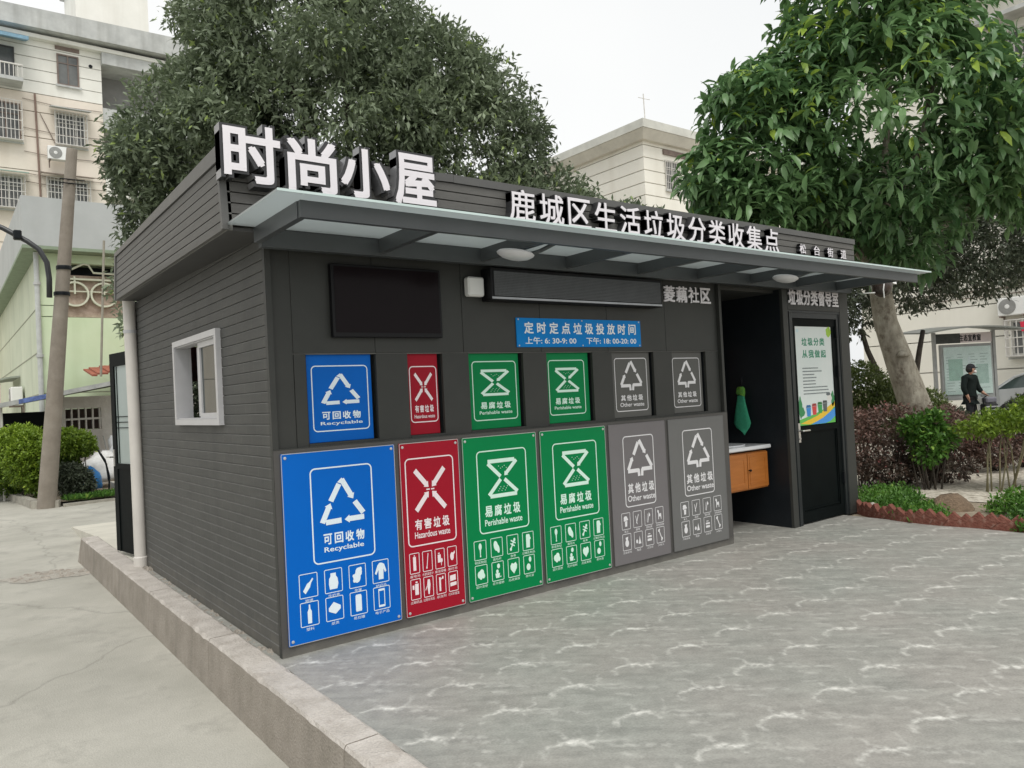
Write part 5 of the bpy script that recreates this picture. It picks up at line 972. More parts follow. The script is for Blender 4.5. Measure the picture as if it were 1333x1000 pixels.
# ================================================================== BUILDINGS LEFT
m_bei = M('beige_render', (.70, .63, .54), .9, col2=(.77, .70, .61), scale=.8, streak=((.50, .43, .34), .35, 1.2))
m_cream = M('cream_band', (.75, .74, .68), .9, col2=(.82, .81, .75), scale=.8, streak=((.52, .49, .42), .35, 1.2))
m_eave = M('eave_concrete', (.42, .43, .42), .9, col2=(.58, .59, .57), scale=1.2, streak=((.24, .24, .22), .5, 2))
m_glz = M('far_window_glass', (.07, .075, .075), .15, col2=(.16, .165, .16), scale=.8)
m_fr = M('far_window_frame', (.55, .54, .50), .5); m_brown = M('brown_shutter', (.14, .10, .085), .6, col2=(.22, .17, .14), scale=4)
m_bar = M('grille_bars', (.62, .60, .56), .5); m_shade = M('stairwell_grey', (.20, .20, .19), .9, col2=(.26, .26, .25), scale=1)
def window_y(parent, x0, x1, z0, z1, y, bars=0, hood=None, fr=None, mull=1, proud=.0, curtain=False, nm='window'):
    f = MB(); w = .07; fm = fr or m_fr
    f.box(x0, x1, y-.04, y+.05, z0, z0+w); f.box(x0, x1, y-.04, y+.05, z1-w, z1); f.box(x0, x0+w, y-.04, y+.05, z0+w, z1-w); f.box(x1-w, x1, y-.04, y+.05, z0+w, z1-w)
    for k in range(mull): x = x0+(x1-x0)*(k+1)/(mull+1); f.box(x-.025, x+.025, y-.03, y+.03, z0+w, z1-w)
    if mull: f.box(x0+w, x1-w, y-.028, y+.03, z1-(z1-z0)*.3, z1-(z1-z0)*.3+.04)
    o = f.build(nm, fm, parent); MB().box(x0+w, x1-w, y+.0, y+.012, z0+w, z1-w).build('pane', m_glz, o)
    MB().box(x0-.08, x1+.1, y-.12, y-.042, z0-.1, z0-.01).build('sill', m_eave, o)
    if bars:
        b = MB(); yb = y-bars; n = max(3, int((x1-x0+.1)/.15))
        for k in range(n+1): x = x0-.05+(x1-x0+.1)*k/n; b.box(x-.012, x+.012, yb-.012, yb+.012, z0, z1)
        for k in range(5): z = z0+(z1-z0)*k/4; b.box(x0-.062, x1+.062, yb-.026, yb-.0125, z-.015, z+.015)
        for x in (x0-.05, x1+.05):
            for k in range(1, 4): yy = y-.04-(bars-.04)*k/4; b.box(x-.01, x+.01, yy-.01, yy+.01, z0, z1)
            for z in (z0, z1): b.box(x-.011, x+.011, yb, y-.04, z-.011, z+.011)
        b.box(x0-.05, x1+.05, yb, y-.04, z0-.035, z0-.012)
        b.build('grille', m_bar, o)
    if hood: MB().hexa([(x0-.25, y-.75, z1+.05), (x1+.2, y-.75, z1+.05), (x1+.2, y-.05, z1+.22), (x0-.25, y-.05, z1+.22), (x0-.25, y-.75, z1+.09), (x1+.2, y-.75, z1+.09), (x1+.2, y-.05, z1+.27), (x0-.25, y-.05, z1+.27)]).build('hood', hood, o)
    return o
bb = thing('beige_apartment_block', 'tall beige and cream apartment block with barred windows at the upper left', 'building', (1, 40, -.3))
YB = 38
MB().box(-14, 5.55, YB+.2, YB+12, -.3, 20.3).build('wall_core', m_bei, bb)
# horizontal render bands with recessed joints
cells = [(WX0, WX1) for WX0, WX1 in [(-14, 5.55)]]
zb = [-.3, 3.2, 6.6, 9.9, 11.9, 13.45, 15.1, 16.35, 17.25]
for i in range(len(zb)-1): MB().box(-14, 5.55, YB, YB+.19, zb[i]+.02, zb[i+1]-.02).build('wall_band', m_bei, bb)
zb = [17.25, 17.85, 18.42, 19.0, 19.55, 20.3]
for i in range(len(zb)-1): MB().box(-14, 5.55, YB, YB+.19, zb[i]+.018, zb[i+1]-.018).build('wall_band', m_cream, bb)
MB().hexa([(-14, YB-.75, 20.05), (14, YB-.75, 20.25), (14, YB+12, 20.25), (-14, YB+12, 20.05), (-14, YB-.8, 20.75), (14, YB-.8, 21.3), (14, YB+12, 21.3), (-14, YB+12, 20.75)]).build('eave', m_eave, bb)
MB().hexa([(-14, YB-.35, 19.85), (9, YB-.35, 19.85), (9, YB-.01, 19.85), (-14, YB-.01, 19.85), (-14, YB-.35, 20.04), (9, YB-.35, 20.04), (9, YB-.01, 20.04), (-14, YB-.01, 20.04)]).build('cornice', m_cream, bb)
MB().box(4.7, 8.15, 39.2, 43, 21.0, 27).build('stair_tower', m_cream, bb); MB().box(4.5, 8.3, 39.0, 43.2, 24.6, 24.9).build('tower_roof', m_eave, bb)
MB().box(5.0, 8.0, 38.7, 39.19, 21.32, 21.55).build('tower_ledge', m_brown, bb)
# recessed stair landing
MB().box(5.56, 14, YB+1.5, YB+12, -.3, 20.2).build('stairwell_wall', m_shade, bb); MB().box(5.56, 14, YB-.3, YB+1.49, 19.25, 20.04).build('balcony_canopy', m_eave, bb)
MB().box(5.56, 12, YB+.0, YB+1.49, 16.0, 17.1).build('balcony_parapet', m_eave, bb); MB().box(5.56, 12, YB+.0, YB+1.49, 12.6, 13.7).build('balcony_parapet', m_cream, bb)
yw = YB-.02
window_y(bb, 3.60, 4.55, 17.88, 19.42, yw, 0, None, m_brown, 1)
window_y(bb, 3.45, 4.72, 14.85, 16.45, yw, .35, m_eave, None, 2)
window_y(bb, 3.0, 4.75, 11.7, 13.15, yw, .35, M('hood_brown', (.2, .16, .13), .7), None, 2)
window_y(bb, .2, 2.0, 14.75, 16.6, yw, .4, None, m_brown, 2)
window_y(bb, .2, 2.0, 11.5, 13.05, yw, .4, M('hood_green', (.30, .42, .36), .6), None, 2)
window_y(bb, -.2, 1.85, 17.8, 19.3, yw, 0, None, M('dark_open', (.06, .06, .06), .7), 0, nm='window')
MB().hexa([(-.6, YB-1.3, 19.25), (2.35, YB-1.3, 19.25), (2.35, YB-.02, 19.7), (-.6, YB-.02, 19.7), (-.6, YB-1.3, 19.42), (2.35, YB-1.3, 19.42), (2.35, YB-.02, 19.87), (-.6, YB-.02, 19.87)]).build('blue_awning', M('awning_blue', (.18, .32, .42), .6, var=.2), bb, label='faded blue awning over the top left opening')
mb = MB()
for k in range(16): x = -.5+k*.17; mb.box(x, x+.03, YB-.95, YB-.92, 17.55, 18.1)
mb.box(-.55, 2.1, YB-.97, YB-.9, 18.1, 18.16); mb.build('balcony_rail', m_bar, bb); MB().box(-.55, 2.1, YB-1.0, YB-.03, 17.35, 17.52).build('balcony_slab', m_eave, bb)
MB().box(3.55, 4.6, YB-.03, YB-.0025, 19.62, 19.82).build('vent_grille', m_brown, bb)
MB().lathe([(.09, 0), (.09, .02)], (5.08, YB-.001, 19.1), 10, 'y').build('vent_hole', m_dark, bb)
MB().tube([(2.62, YB-.08, 17.2), (2.72, YB-.08, 10.5)], .045, 8).build('drain_pipe', M('rusty_pipe', (.22, .15, .12), .8), bb)
mb = MB()
for (x0, z0, x1, z1) in [(2.8, 16.3, 3.4, 14.9)]: mb.tube([(x0, YB-.06, z0), (x1, YB-.06, z1)], .018, 5)
for z in (16.9, 14.35, 13.3, 12.9, 15.5): mb.tube([(2.1, YB-.05, z), (3.5, YB-.05, z-.12), (5.5, YB-.05, z-.05)], .014, 5)
mb.build('wall_cables', m_brown, bb)
def aircon(label, x0, z0, y, s=1.0, axis='y', ang=0):
    t = thing('air_conditioner', label, 'air conditioner', (x0, y, z0)); R = Matrix.Translation((x0, y, z0)) @ Matrix.Rotation(ang, 4, 'Z') @ Matrix.Scale(s, 4)
    MB().bbox(0, .8, -.30, 0, .0, .56, .02).build('case', m_white, t, xf=R); mb = MB(); mb.lathe([(.24, 0), (.24, .012), (.15, .016), (.06, .017)], (.28, -.301, .28), 24, 'y'); mb.build('fan_guard', M('fan_grey', (.26, .26, .25), .6), t, xf=R)
    MB().lathe([(.07, .018), (.06, .024)], (.28, -.302, .28), 14, 'y').build('fan_hub', M('fan_hub_m', (.7, .7, .68), .5), t, xf=R)
    for bx in (.05, .70):
        mb = MB(); mb.box(bx, bx+.05, -.32, .03, -.05, -.002); mb.box(bx, bx+.04, -.01, .03, -.3, -.051); mb.build('bracket', m_brown, t, xf=R)
aircon('air conditioner on the beige block beside the leaning pole', 3.0, 13.95, YB-.35, 1.15)

# green-painted building nearer the road
gb = thing('green_building', 'pale lime green building with a grey parapet and ring-patterned window screens at the left', 'building', (3, 22, -.3))
m_grn = M('lime_render', (.58, .70, .46), .9, col2=(.66, .76, .54), scale=.7, streak=((.42, .50, .30), .4, 1.6))
m_grs = M('pale_green_side', (.52, .57, .44), .9, col2=(.62, .66, .52), scale=.6, streak=((.38, .42, .32), .5, 1.4))
m_brw = M('rough_brick_infill', (.30, .22, .17), .95, col2=(.48, .38, .31), scale=7, bump=.8, bscale=12)
YG = 20
GX0, GX1 = .76, 12
wx0, wx1, wz0, wz1 = 1.35, 3.0, 4.35, 5.86
for z0, z1 in [(-.3, 2.2), (2.2, 4.34)]: MB().box(GX0, GX1, YG, YG+.25, z0+.012, z1-.012).build('wall_band', m_grn, gb)
MB().box(GX0, wx0, YG, YG+.25, 4.352, 4.64).build('wall_band', m_grn, gb); MB().box(GX0, wx0, YG, YG+.25, 4.664, 6.12).build('wall_band', m_grn, gb)
MB().box(wx1, GX1, YG, YG+.25, 4.352, 4.64).build('wall_band', m_grn, gb); MB().box(wx1, GX1, YG, YG+.25, 4.664, 6.12).build('wall_band', m_grn, gb)
MB().box(wx0, wx1, YG, YG+.25, 5.87, 6.12).build('wall_band', m_grn, gb)
MB().box(wx0, wx1, YG+.12, YG+.24, 4.352, 5.55).build('screen_infill', m_brw, gb); MB().box(wx0, wx1, YG+.6, YG+.7, 5.5, 5.87).build('dark_opening', m_dark, gb)
# ring screens
scr = MB()
def ringy(mb, cx, cz, r, w, y0, y1, n=28):
    vs = []; fs = []
    for k in range(n):
        a = 6.283*k/n
        for (rr_, yy) in ((r, y0), (r-w, y0), (r-w, y1), (r, y1)): vs.append((cx+rr_*math.cos(a), yy, cz+rr_*math.sin(a)))
    for k in range(n):
        for q in range(4): fs.append((k*4+q, k*4+(q+1) % 4, ((k+1) % n)*4+(q+1) % 4, ((k+1) % n)*4+q))
    mb.add(vs, fs)
m_scr = M('screen_cream', (.62, .64, .50), .8, var=.08)
for cx in (1.62, 2.36):
    mb = MB(); ringy(mb, cx, 5.0, .36, .05, YG-.02, YG+.1); mb.box(cx-.022, cx+.022, YG-.015, YG+.09, 5.0, 5.50); mb.box(cx-.36, cx+.36, YG-.012, YG+.085, 5.06, 5.09); mb.build('ring_screen', m_scr, gb)
MB().box(wx0, wx1, YG-.02, YG+.11, 5.40, 5.45).build('screen_rail', m_scr, gb)
MB().tube([(1.38, YG-.01, 5.60), (1.85, YG-.01, 5.86), (1.98, YG-.01, 5.84), (2.10, YG-.01, 5.62), (3.0, YG-.01, 5.60)], .03, 6).build('roofline_bar', m_scr, gb)
MB().box(GX0, GX0+.2, YG+.26, 37.5, -.3, 6.12).build('side_wall', m_grs, gb)
for i, z in enumerate((2.2, 3.4, 4.65)): MB().box(GX0-.012, GX0-.001, YG+.3, 37.4, z, z+.03).build('side_wall_joint', M('joint_grey', (.32, .33, .26), .9), gb)
m_par = M('parapet_grey', (.40, .42, .41), .85, col2=(.47, .49, .48), scale=.8, streak=((.33, .34, .33), .3, 1.5))
MB().box(.36, 12, YG-.5, YG-.3, 6.22, 7.55).build('parapet', m_par, gb); MB().box(.36, .56, YG-.29, 37, 6.22, 7.55).build('parapet', m_par, gb); MB().box(.36, 12, YG-.5, 37, 6.13, 6.219).build('roof_slab', M('slab_green', (.25, .31, .22), .9), gb)
MB().tube([(.70, YG-.08, 6.1), (.70, YG-.08, 1.0)], .065, 12).build('drain_pipe', M('pipe_grey', (.48, .50, .48), .5), gb)
for z in (5.2, 3.2): mb = MB(); mb.lathe([(.09, 0), (.09, .08)], (.70, YG-.08, z), 12); mb.build('pipe_bracket', m_eave, gb)
# things on the side wall
aw = MB(); n = 8
for k in range(n): 
    a0, a1 = k/n, (k+1)/n; f = lambda a: (GX0-.02-1.1*math.sin(a*1.5), 3.0-.0+(-.45)*a**1.6+.0)
    (xa, za), (xb, zb_) = f(a0), f(a1); aw.hexa([(xa, 27.0, za), (xb, 27.0, zb_), (xb, 30.4, zb_), (xa, 30.4, za), (xa, 27.0, za+.06), (xb, 27.0, zb_+.06), (xb, 30.4, zb_+.06), (xa, 30.4, za+.06)])
tag(aw.build('curved_awning', M('awning_grey_green', (.30, .33, .28), .8, var=.2, scale=2)), 'weathered curved grey awning on the side of the green building', 'awning')
aircon('white air conditioner under the curved awning on the green building', .70, 2.0, 26.4, 1.1, ang=-math.pi/2)
# thin stick aerial
ta = MB(); ta.tube([(1.72, 17.0, 2.5), (1.85, 17.1, 4.5), (1.95, 17.2, 6.0)], .03, 6); tag(ta.build('thin_pole', M('thin_pole_m', (.28, .26, .21), .8)), 'thin grey-brown upright pole in front of the green wall', 'pole')
# lean-to shed
sh = thing('lean_to_shed', 'ramshackle white block lean-to shed with a sloping sheet roof behind the roadside shrubs', 'shed', (1.2, 17.3, -.3))
m_blk = M('whitewashed_block', (.55, .52, .47), .95, col2=(.70, .67, .62), scale=3, bump=.4, bscale=14, streak=((.40, .36, .32), .4, 3))
yS = 17.2
for (a, b_, z0, z1) in [(.80, 6, -.3, 1.18), (.80, .9, 1.18, 1.72), (1.72, 6, 1.18, 1.72), (.80, 6, 1.72, 2.02)]: MB().box(a, b_, yS, yS+.2, z0+.001, z1-.001).build('block_wall', m_blk, sh)
for i in range(6): MB().box(.9+i*.155-.0, .9+i*.155+.035, yS+.01, yS+.15, 1.18, 1.72).build('lattice_post', m_blk, sh)
for z in (1.43,): MB().box(.94, 1.72, yS+.012, yS+.14, z, z+.05).build('lattice_rail', m_blk, sh)
MB().box(.9, 1.72, yS+.19, yS+.2, 1.19, 1.71).build('lattice_back', M('lattice_dark', (.10, .07, .06), .9, var=.3), sh)
MB().hexa([(-.75, 15.9, 1.80), (3.4, 16.4, 2.60), (3.4, 19.4, 2.50), (-.75, 19.4, 1.76), (-.75, 15.9, 1.84), (3.4, 16.4, 2.64), (3.4, 19.4, 2.54), (-.75, 19.4, 1.80)]).build('sheet_roof', M('rusty_sheet', (.12, .11, .10), .8, col2=(.24, .22, .20), scale=4), sh)
def rz_(x): return 1.80+.193*(x+.75)
for a, b_, mt, nm in ((-.75, -.12, M('grey_edge', (.42, .43, .42), .7, var=.2), 'roof_edge'), (-.119, .42, M('blue_edge', (.12, .18, .42), .6, var=.4, scale=9), 'blue_fascia'), (.421, 2.6, MATS['grey_edge'], 'roof_edge')):
    ya, yb = 15.9+.12*(a+.75)-.02, 15.9+.12*(b_+.75)-.02; h = .055
    MB().hexa([(a, ya-.02, rz_(a)-h), (b_, yb-.02, rz_(b_)-h), (b_, yb, rz_(b_)-h), (a, ya, rz_(a)-h), (a, ya-.02, rz_(a)+.05), (b_, yb-.02, rz_(b_)+.05), (b_, yb, rz_(b_)+.05), (a, ya, rz_(a)+.05)]).build(nm, mt, sh)
MB().box(-.6, .78, 19.2, 19.3, -.3, 1.7).build('shed_back', m_dark, sh); MB().tube([(-.45, 16.1, -.3), (-.45, 16.1, 1.8)], .03, 6).build('post', m_bar, sh)
MB().box(.80, .95, 17.41, 19.4, -.3, 2.1).build('block_wall', m_blk, sh)
tiles = thing('red_tile_roof', 'strip of red roof tiles above the lean-to shed beside the thin pole', 'roof', (2.6, 18.5, 2.7))
m_tile = M('red_tile', (.32, .10, .06), .85, var=.25, scale=8)
mb = MB(); mb.box(-.062, .062, -.75, .75, 0, .045); tp = mb.build('roof_tile', m_tile, None); tp.parent = tiles
for i in range(22):
    o = tp if i == 0 else tp.copy()
    if i: COL.objects.link(o); o.parent = tiles
    o.matrix_local = Matrix.Translation(Vector((1.75+i*.13-2.6, .35, -.02+.02*(i % 2)+i*.022))) @ Matrix.Rotation(.16, 4, 'X')
# heap of rubbish
def lump(cx, cy, cz, rx, ry, rz, mat, name, label, cat, seed, rough=.18):
    n1, n2 = 18, 10; vs = []; fs = []; rr = random.Random(seed)
    for i in range(n2+1):
        ph = math.pi*i/n2
        for k in range(n1):
            th = 6.283*k/n1; w = 1+rough*(math.sin(3*th+seed+ph*2)*.6+math.sin(5*ph+2*th+seed)*.5)+rr.uniform(-.04, .04)
            vs.append((cx+rx*w*math.sin(ph)*math.cos(th), cy+ry*w*math.sin(ph)*math.sin(th), max(cz-rz*.6, cz+rz*w*math.cos(ph))))
    for i in range(n2):
        for k in range(n1): fs.append((i*n1+k, (i+1)*n1+k, (i+1)*n1+(k+1) % n1, i*n1+(k+1) % n1))
    return tag(MB().add(vs, fs).build(name, mat, smooth=True), label, cat)
m_sack = M('white_sack', (.62, .62, .60), .6, col2=(.78, .78, .77), scale=6, bump=.5, bscale=8)
lump(1.55, 16.2, .18, .50, .45, .42, m_sack, 'white_sack', 'large crumpled white sack heaped against the shed wall', 'sack', 1)
lump(2.05, 16.5, .62, .35, .3, .38, M('plastic_film', (.62, .64, .65), .3, var=.1), 'plastic_bundle', 'pale bundle of plastic film leaning on the shed wall', 'bundle', 5, .3)
lump(1.15, 15.3, .02, .26, .3, .30, M('blue_bag', (.02, .20, .52), .5, var=.2), 'blue_bag', 'bright blue plastic bag on the verge beside the white sack', 'bag', 3)
lump(2.05, 15.6, .35, .18, .18, .10, M('yellow_basin', (.62, .38, .05), .5), 'yellow_basin', 'yellow plastic basin on top of the rubbish heap', 'basin', 8, .05)
mb = MB(); mb.tube([(1.05, 15.2, .95), (1.25, 15.1, .82), (1.42, 15.0, .5), (1.5, 15.0, .1), (1.48, 15.0, -.2)], .02, 6); mb.tube([(1.12, 15.3, .90), (1.32, 15.2, .72), (1.46, 15.1, .4), (1.5, 15.1, 0)], .02, 6); tag(mb.build('bent_hoop', m_dark), 'bent dark metal hoop sticking out of the rubbish heap', 'hoop')
for i, x in enumerate((1.72, 1.86)):
    mb = MB(); mb.tube([(x, 16.9, .0), (x-.12, 17.12, 1.0)], .018, 5); tag(mb.build('leaning_stick', M('stick_grey', (.4, .4, .38), .7)), ['left thin stick leaning on the white shed wall', 'right thin stick leaning on the white shed wall'][i], 'stick')
lb = thing('concrete_slab', 'low pale concrete slab at the foot of the rubbish heap', 'slab', (2.3, 15.2, -.2)); MB().bbox(1.6, 3.0, 14.9, 15.6, -.26, -.05, .01).build('slab_block', m_pad, lb)

# ================================================================== BUILDINGS RIGHT
mbld = thing('cream_apartment_block', 'distant cream apartment block with overhanging grey eaves between the two big trees', 'building', (36, 33, 0))
m_c3 = M('cream_far', (.78, .76, .68), .9, col2=(.84, .82, .74), scale=.5, streak=((.54, .50, .41), .3, .8))
MB().box(32.4, 50, 26.2, 44, 0, 16.4).build('wall_core', m_c3, mbld)
zz = [0, 3, 6, 9, 10.5, 11.9, 13.0, 13.75, 14.5, 15.25, 16.0, 16.4]
for a, b_ in zip(zz[:-1], zz[1:]): MB().box(32.2, 50.2, 26.0, 44.2, a+.025, b_-.025).build('wall_band', m_c3, mbld)
MB().hexa([(31.9, 25.7, 16.2), (51, 25.7, 16.2), (51, 45, 16.2), (31.9, 45, 16.2), (31.4, 25.2, 16.65), (51, 25.2, 16.65), (51, 45, 16.65), (31.4, 45, 16.65)]).build('eave', M('eave_light', (.66, .65, .59), .9, var=.1, scale=1), mbld)
MB().box(31.35, 51, 25.15, 45, 16.66, 17.15).build('parapet', M('eave_light2', (.56, .56, .51), .9, var=.12, scale=1), mbld)
window_y(mbld, 34.05, 35.25, 13.5, 15.3, 25.98, .1, None, None, 1); window_y(mbld, 34.05, 35.25, 10.4, 12.1, 25.98, .1, None, None, 1)
MB().box(33.9, 36.2, 25.9, 25.99, 15.65, 15.95).build('vent_slot', m_brown, mbld)
mb = MB(); mb.tube([(32.4, 25.9, 17.1), (32.35, 25.9, 19.0)], .035, 5); mb.tube([(31.9, 25.9, 18.7), (32.9, 25.9, 18.75)], .02, 4); mb.build('aerial', m_bar, mbld)
rb = thing('cream_grilled_block', 'cream building with white window grilles and an outdoor fan unit at the right edge', 'building', (26, 2, 0))
m_c4 = M('cream_near', (.79, .77, .69), .9, col2=(.85, .83, .75), scale=.6, streak=((.54, .50, .42), .35, 1))
XB = 24.0
MB().box(XB+.2, 36, -8, 9, 0, 12.9).build('wall_core', m_c4, rb)
zz = [0, 1.55, 2.55, 3.55, 3.95, 5.6, 6.9, 8.2, 9.6, 11.0, 12.0, 12.9]
for a, b_ in zip(zz[:-1], zz[1:]): MB().box(XB, XB+.19, -8, 9, a+.015, b_-.015).build('wall_band', m_c4, rb)
MB().box(XB-.8, 36, -8.5, 9.5, 12.9, 13.5).build('eave', MATS['eave_light2'], rb)
def window_x(parent, y0, y1, z0, z1, x, bars=.35, mull=2):
    # frame local: build as y-facing then swap axes (x,y)->(x_face)
    R = Matrix(((0, 1, 0, x), (-1, 0, 0, 0), (0, 0, 1, 0), (0, 0, 0, 1)))   # (u, v, z) -> (x+v, -u, z)
    o = window_y(parent, -y1, -y0, z0, z1, 0, bars, None, None, mull)
    org = ORG[parent.name]
    for ob in [o]+list(o.children):
        if ob.type == 'MESH':
            for v in ob.data.vertices: v.co = (R @ (v.co+org))-org
            ob.data.update()
    return o
window_x(rb, 3.0, 4.45, 4.22, 5.40, XB-.02); window_x(rb, 3.0, 4.45, 1.92, 2.98, XB-.02); window_x(rb, 3.0, 4.5, 7.4, 8.9, XB-.02); window_x(rb, 2.6, 4.3, 9.9, 11.5, XB-.02, .1)
window_x(rb, -.6, 1.4, 4.22, 5.40, XB-.02); window_x(rb, -.6, 1.4, 1.92, 2.98, XB-.02)
MB().box(XB-.7, XB-.01, 1.5, 4.8, 11.8, 11.92).build('window_hood', m_eave, rb)
aircon('air conditioner with round fan between the barred windows at the right edge', XB-.05, 3.12, 4.68, .95, ang=-math.pi/2)
rc = MB(); rc.hexa([(XB-.42, 3.2, 2.55), (XB-.42, 4.05, 2.62), (XB-.40, 4.05, 2.62), (XB-.40, 3.2, 2.55), (XB-.42, 3.2, 2.92), (XB-.42, 4.08, 2.9), (XB-.40, 4.08, 2.9), (XB-.40, 3.2, 2.92)]); tag(rc.build('red_cloth', M('red_cloth_m', (.62, .03, .07), .8, var=.2)), 'red cloth hanging on the lower barred window at the right edge', 'cloth')
mb = MB(); mb.tube([(XB-.05, 8, 4.02), (XB-.05, 4, 3.98), (XB-.05, -3, 4.05)], .02, 5); mb.tube([(XB-.05, 8, 3.8), (XB-.05, -3, 3.78)], .015, 5); mb.build('wall_cables', m_brown, rb)
# ---- noticeboard shelter (axes: right vector e, away vector f)
ks = thing('noticeboard_shelter', 'glazed public noticeboard under a thin curved grey roof behind the hedge', 'noticeboard', (20.9, 4.6, 0))
e = Vector((.82, -.572, 0)); f_ = Vector((.572, .82, 0)); o0 = Vector((20.95, 4.55, 0))
KR = Matrix(((e.x, f_.x, 0, o0.x), (e.y, f_.y, 0, o0.y), (0, 0, 1.075, 0), (0, 0, 0, 1)))
m_post = M('shelter_steel', (.30, .31, .30), .45, var=.1)
mb = MB(); 
for a, b_ in ((-.88, -.80), (.80, .88)): MB().box(a, b_, 0, .08, 0, 2.45).build('post', m_post, ks, xf=KR)
n = 12; rf = MB(); vs = []; fs = []
for k in range(n+1):
    u = -1.5+2.75*k/n; z = 2.38+.12*(1-((u+.12)/1.4)**2)
    for (v, dz) in ((-.75, 0), (.65, .10), (.65, .13), (-.75, .04)): vs.append((u, v, z+dz))
for k in range(n):
    for q in range(4): fs.append((k*4+q, k*4+(q+1) % 4, (k+1)*4+(q+1) % 4, (k+1)*4+q))
fs += [(0, 1, 2, 3), tuple(n*4+q for q in (3, 2, 1, 0))]
rf.add(vs, fs).build('roof', M('shelter_roof', (.17, .18, .165), .7, var=.12, scale=2), ks, xf=KR)
MB().box(-.68, .78, .0, .10, .74, 2.13).build('case', m_post, ks, xf=KR); MB().box(-.66, .76, -.05, -.005, .70, .76).build('case_rim', m_post, ks, xf=KR)
MB().box(-.62, .72, -.016, -.004, .84, 2.06).build('display_sheet', M('notice_sheet', (.62, .70, .66), .3, col2=(.80, .84, .82), scale=3), ks, xf=KR)
mb = MB(); rr = random.Random(6)
for c in range(4):
    for r_ in range(14):
        if rr.random() < .8: mb.box(-.56+c*.32, -.56+c*.32+rr.uniform(.12, .25), -.019, -.0165, .92+r_*.072, .935+r_*.072)
mb.build('notice_lines', M('notice_grey', (.30, .36, .34), .6), ks, xf=KR)
for i, (a, b_, z0, z1, c) in enumerate([(-.5, -.1, 1.2, 1.75, (.30, .48, .38)), (.28, .62, 1.1, 1.6, (.38, .50, .44)), (.06, .13, 1.2, 1.8, (.75, .78, .80))]): MB().box(a, b_, -.021, -.0195, z0, z1).build('notice_panel', M('notice_panel_%d' % i, c, .5, var=.15, scale=6), ks, xf=KR)
MB().box(-.62, .72, -.03, -.024, .84, 2.06).build('glass_front', glass_mat('case_glass', (.93, .97, .96), .08, .94), ks, xf=KR)
MB().box(-.10, .79, .02, .05, 2.16, 2.41).build('header_board', M('header_pink', (.70, .62, .62), .6, var=.04), ks, xf=KR); MB().box(-.79, -.102, .02, .05, 2.16, 2.41).build('header_board', M('header_dark', (.05, .055, .05), .7, var=.3, scale=9), ks, xf=KR)
mb = MB(); spaced(mb, '生态宣教窗', -.13, .48, 2.20, 2.37, .014, fill=.9, bold=.03); mb.build('header_text', m_dark, ks, xf=KR)

# ---- parked car
car = thing('parked_car', 'pale silver hatchback parked in front of the cream building, partly hidden by the hedge', 'car', (22.6, 2.5, 0))
CR = Matrix.Translation((24.6-.2+.2, 1.9, 0)) @ Matrix.Rotation(math.radians(-57), 4, 'Z')     # local x = forward
CR = Matrix.Translation((22.6, 2.5, 0)) @ Matrix.Rotation(math.radians(-88), 4, 'Z')
m_car = M('car_paint', (.58, .60, .60), .25, var=.02, metal=.2); m_cg = M('car_glass', (.05, .07, .065), .08, var=.1)
side = [(-2.1, .35), (-2.14, .62), (-2.05, .88), (-1.7, .98), (-1.0, 1.02), (1.0, 1.0), (1.75, .86), (2.08, .62), (2.1, .36)]
roof_ = [(-1.72, .97), (-1.25, 1.30), (-.7, 1.48), (0, 1.52), (.45, 1.46), (1.15, 1.02)]
def loft(profile, w0, w1, zsplit, z0=.28):
    mb = MB(); n = len(profile); L = []
    for s in (-1, 1):
        for x, z in profile: L.append((x, s*(w0 if z < zsplit else w0+(w1-w0)*(z-zsplit)/.5), z))
    fs = [(i, i+1, n+i+1, n+i) for i in range(n-1)]+[tuple(range(n))[::-1], tuple(range(n, 2*n)), (0, n, 2*n-1, n-1)]
    return mb.add(L, fs)
loft(side, .86, .80, .88).build('body', m_car, car, smooth='auto', xf=CR)
cb = loft(roof_, .78, .60, .97).build('cabin', m_cg, car, smooth='auto', xf=CR)
rp = MB()
for s in (-1, 1):
    for (a, b_) in [((-1.72, .97), (-1.25, 1.31)), ((-1.25, 1.31), (-.7, 1.49)), ((-.7, 1.49), (0, 1.53)), ((0, 1.53), (.45, 1.47)), ((.45, 1.47), (1.15, 1.02)), ((-.35, .98), (-.42, 1.49))]:
        wA = .785+(.60-.78)*(a[1]-.97)/.5; wB = .785+(.60-.78)*(b_[1]-.97)/.5; rp.tube([(a[0], s*wA, a[1]), (b_[0], s*wB, b_[1])], .035, 6)
rp.hexa([(-1.2, -.62, 1.33), (.4, -.62, 1.475), (.4, .62, 1.475), (-1.2, .62, 1.33), (-.75, -.6, 1.505), (0, -.6, 1.55), (0, .6, 1.55), (-.75, .6, 1.505)])
rp.build('roof', m_car, car, smooth='auto', xf=CR)
for x in (-1.3, 1.32):
    for s in (-1, 1):
        w_ = MB(); w_.lathe([(.30, -.09), (.325, -.07), (.325, .07), (.30, .09)], (x, s*.80, .325), 22, 'y'); wo = w_.build('wheel', M('tyre', (.02, .02, .02), .8), car, xf=CR)
        MB().lathe([(.19, -.002), (.18, .03), (.05, .04)], (x, s*.80-.09 if s < 0 else s*.8+.05, .325), 16, 'y').build('rim', m_alu, wo, xf=CR)
for s in (-1, 1):
    MB().bbox(2.02, 2.11, s*.62-.14, s*.62+.14, .62, .74, .02).build('headlight', M('headlight_m', (.7, .72, .72), .1), car, xf=CR); MB().bbox(-2.16, -2.06, s*.66-.1, s*.66+.1, .72, .9, .02).build('tail_light', M('tail_red', (.4, .02, .02), .2), car, xf=CR)
    MB().bbox(.85, 1.0, s*.98-.1, s*.98+.1, .98, 1.10, .03).build('wing_mirror', m_car, car, xf=CR)

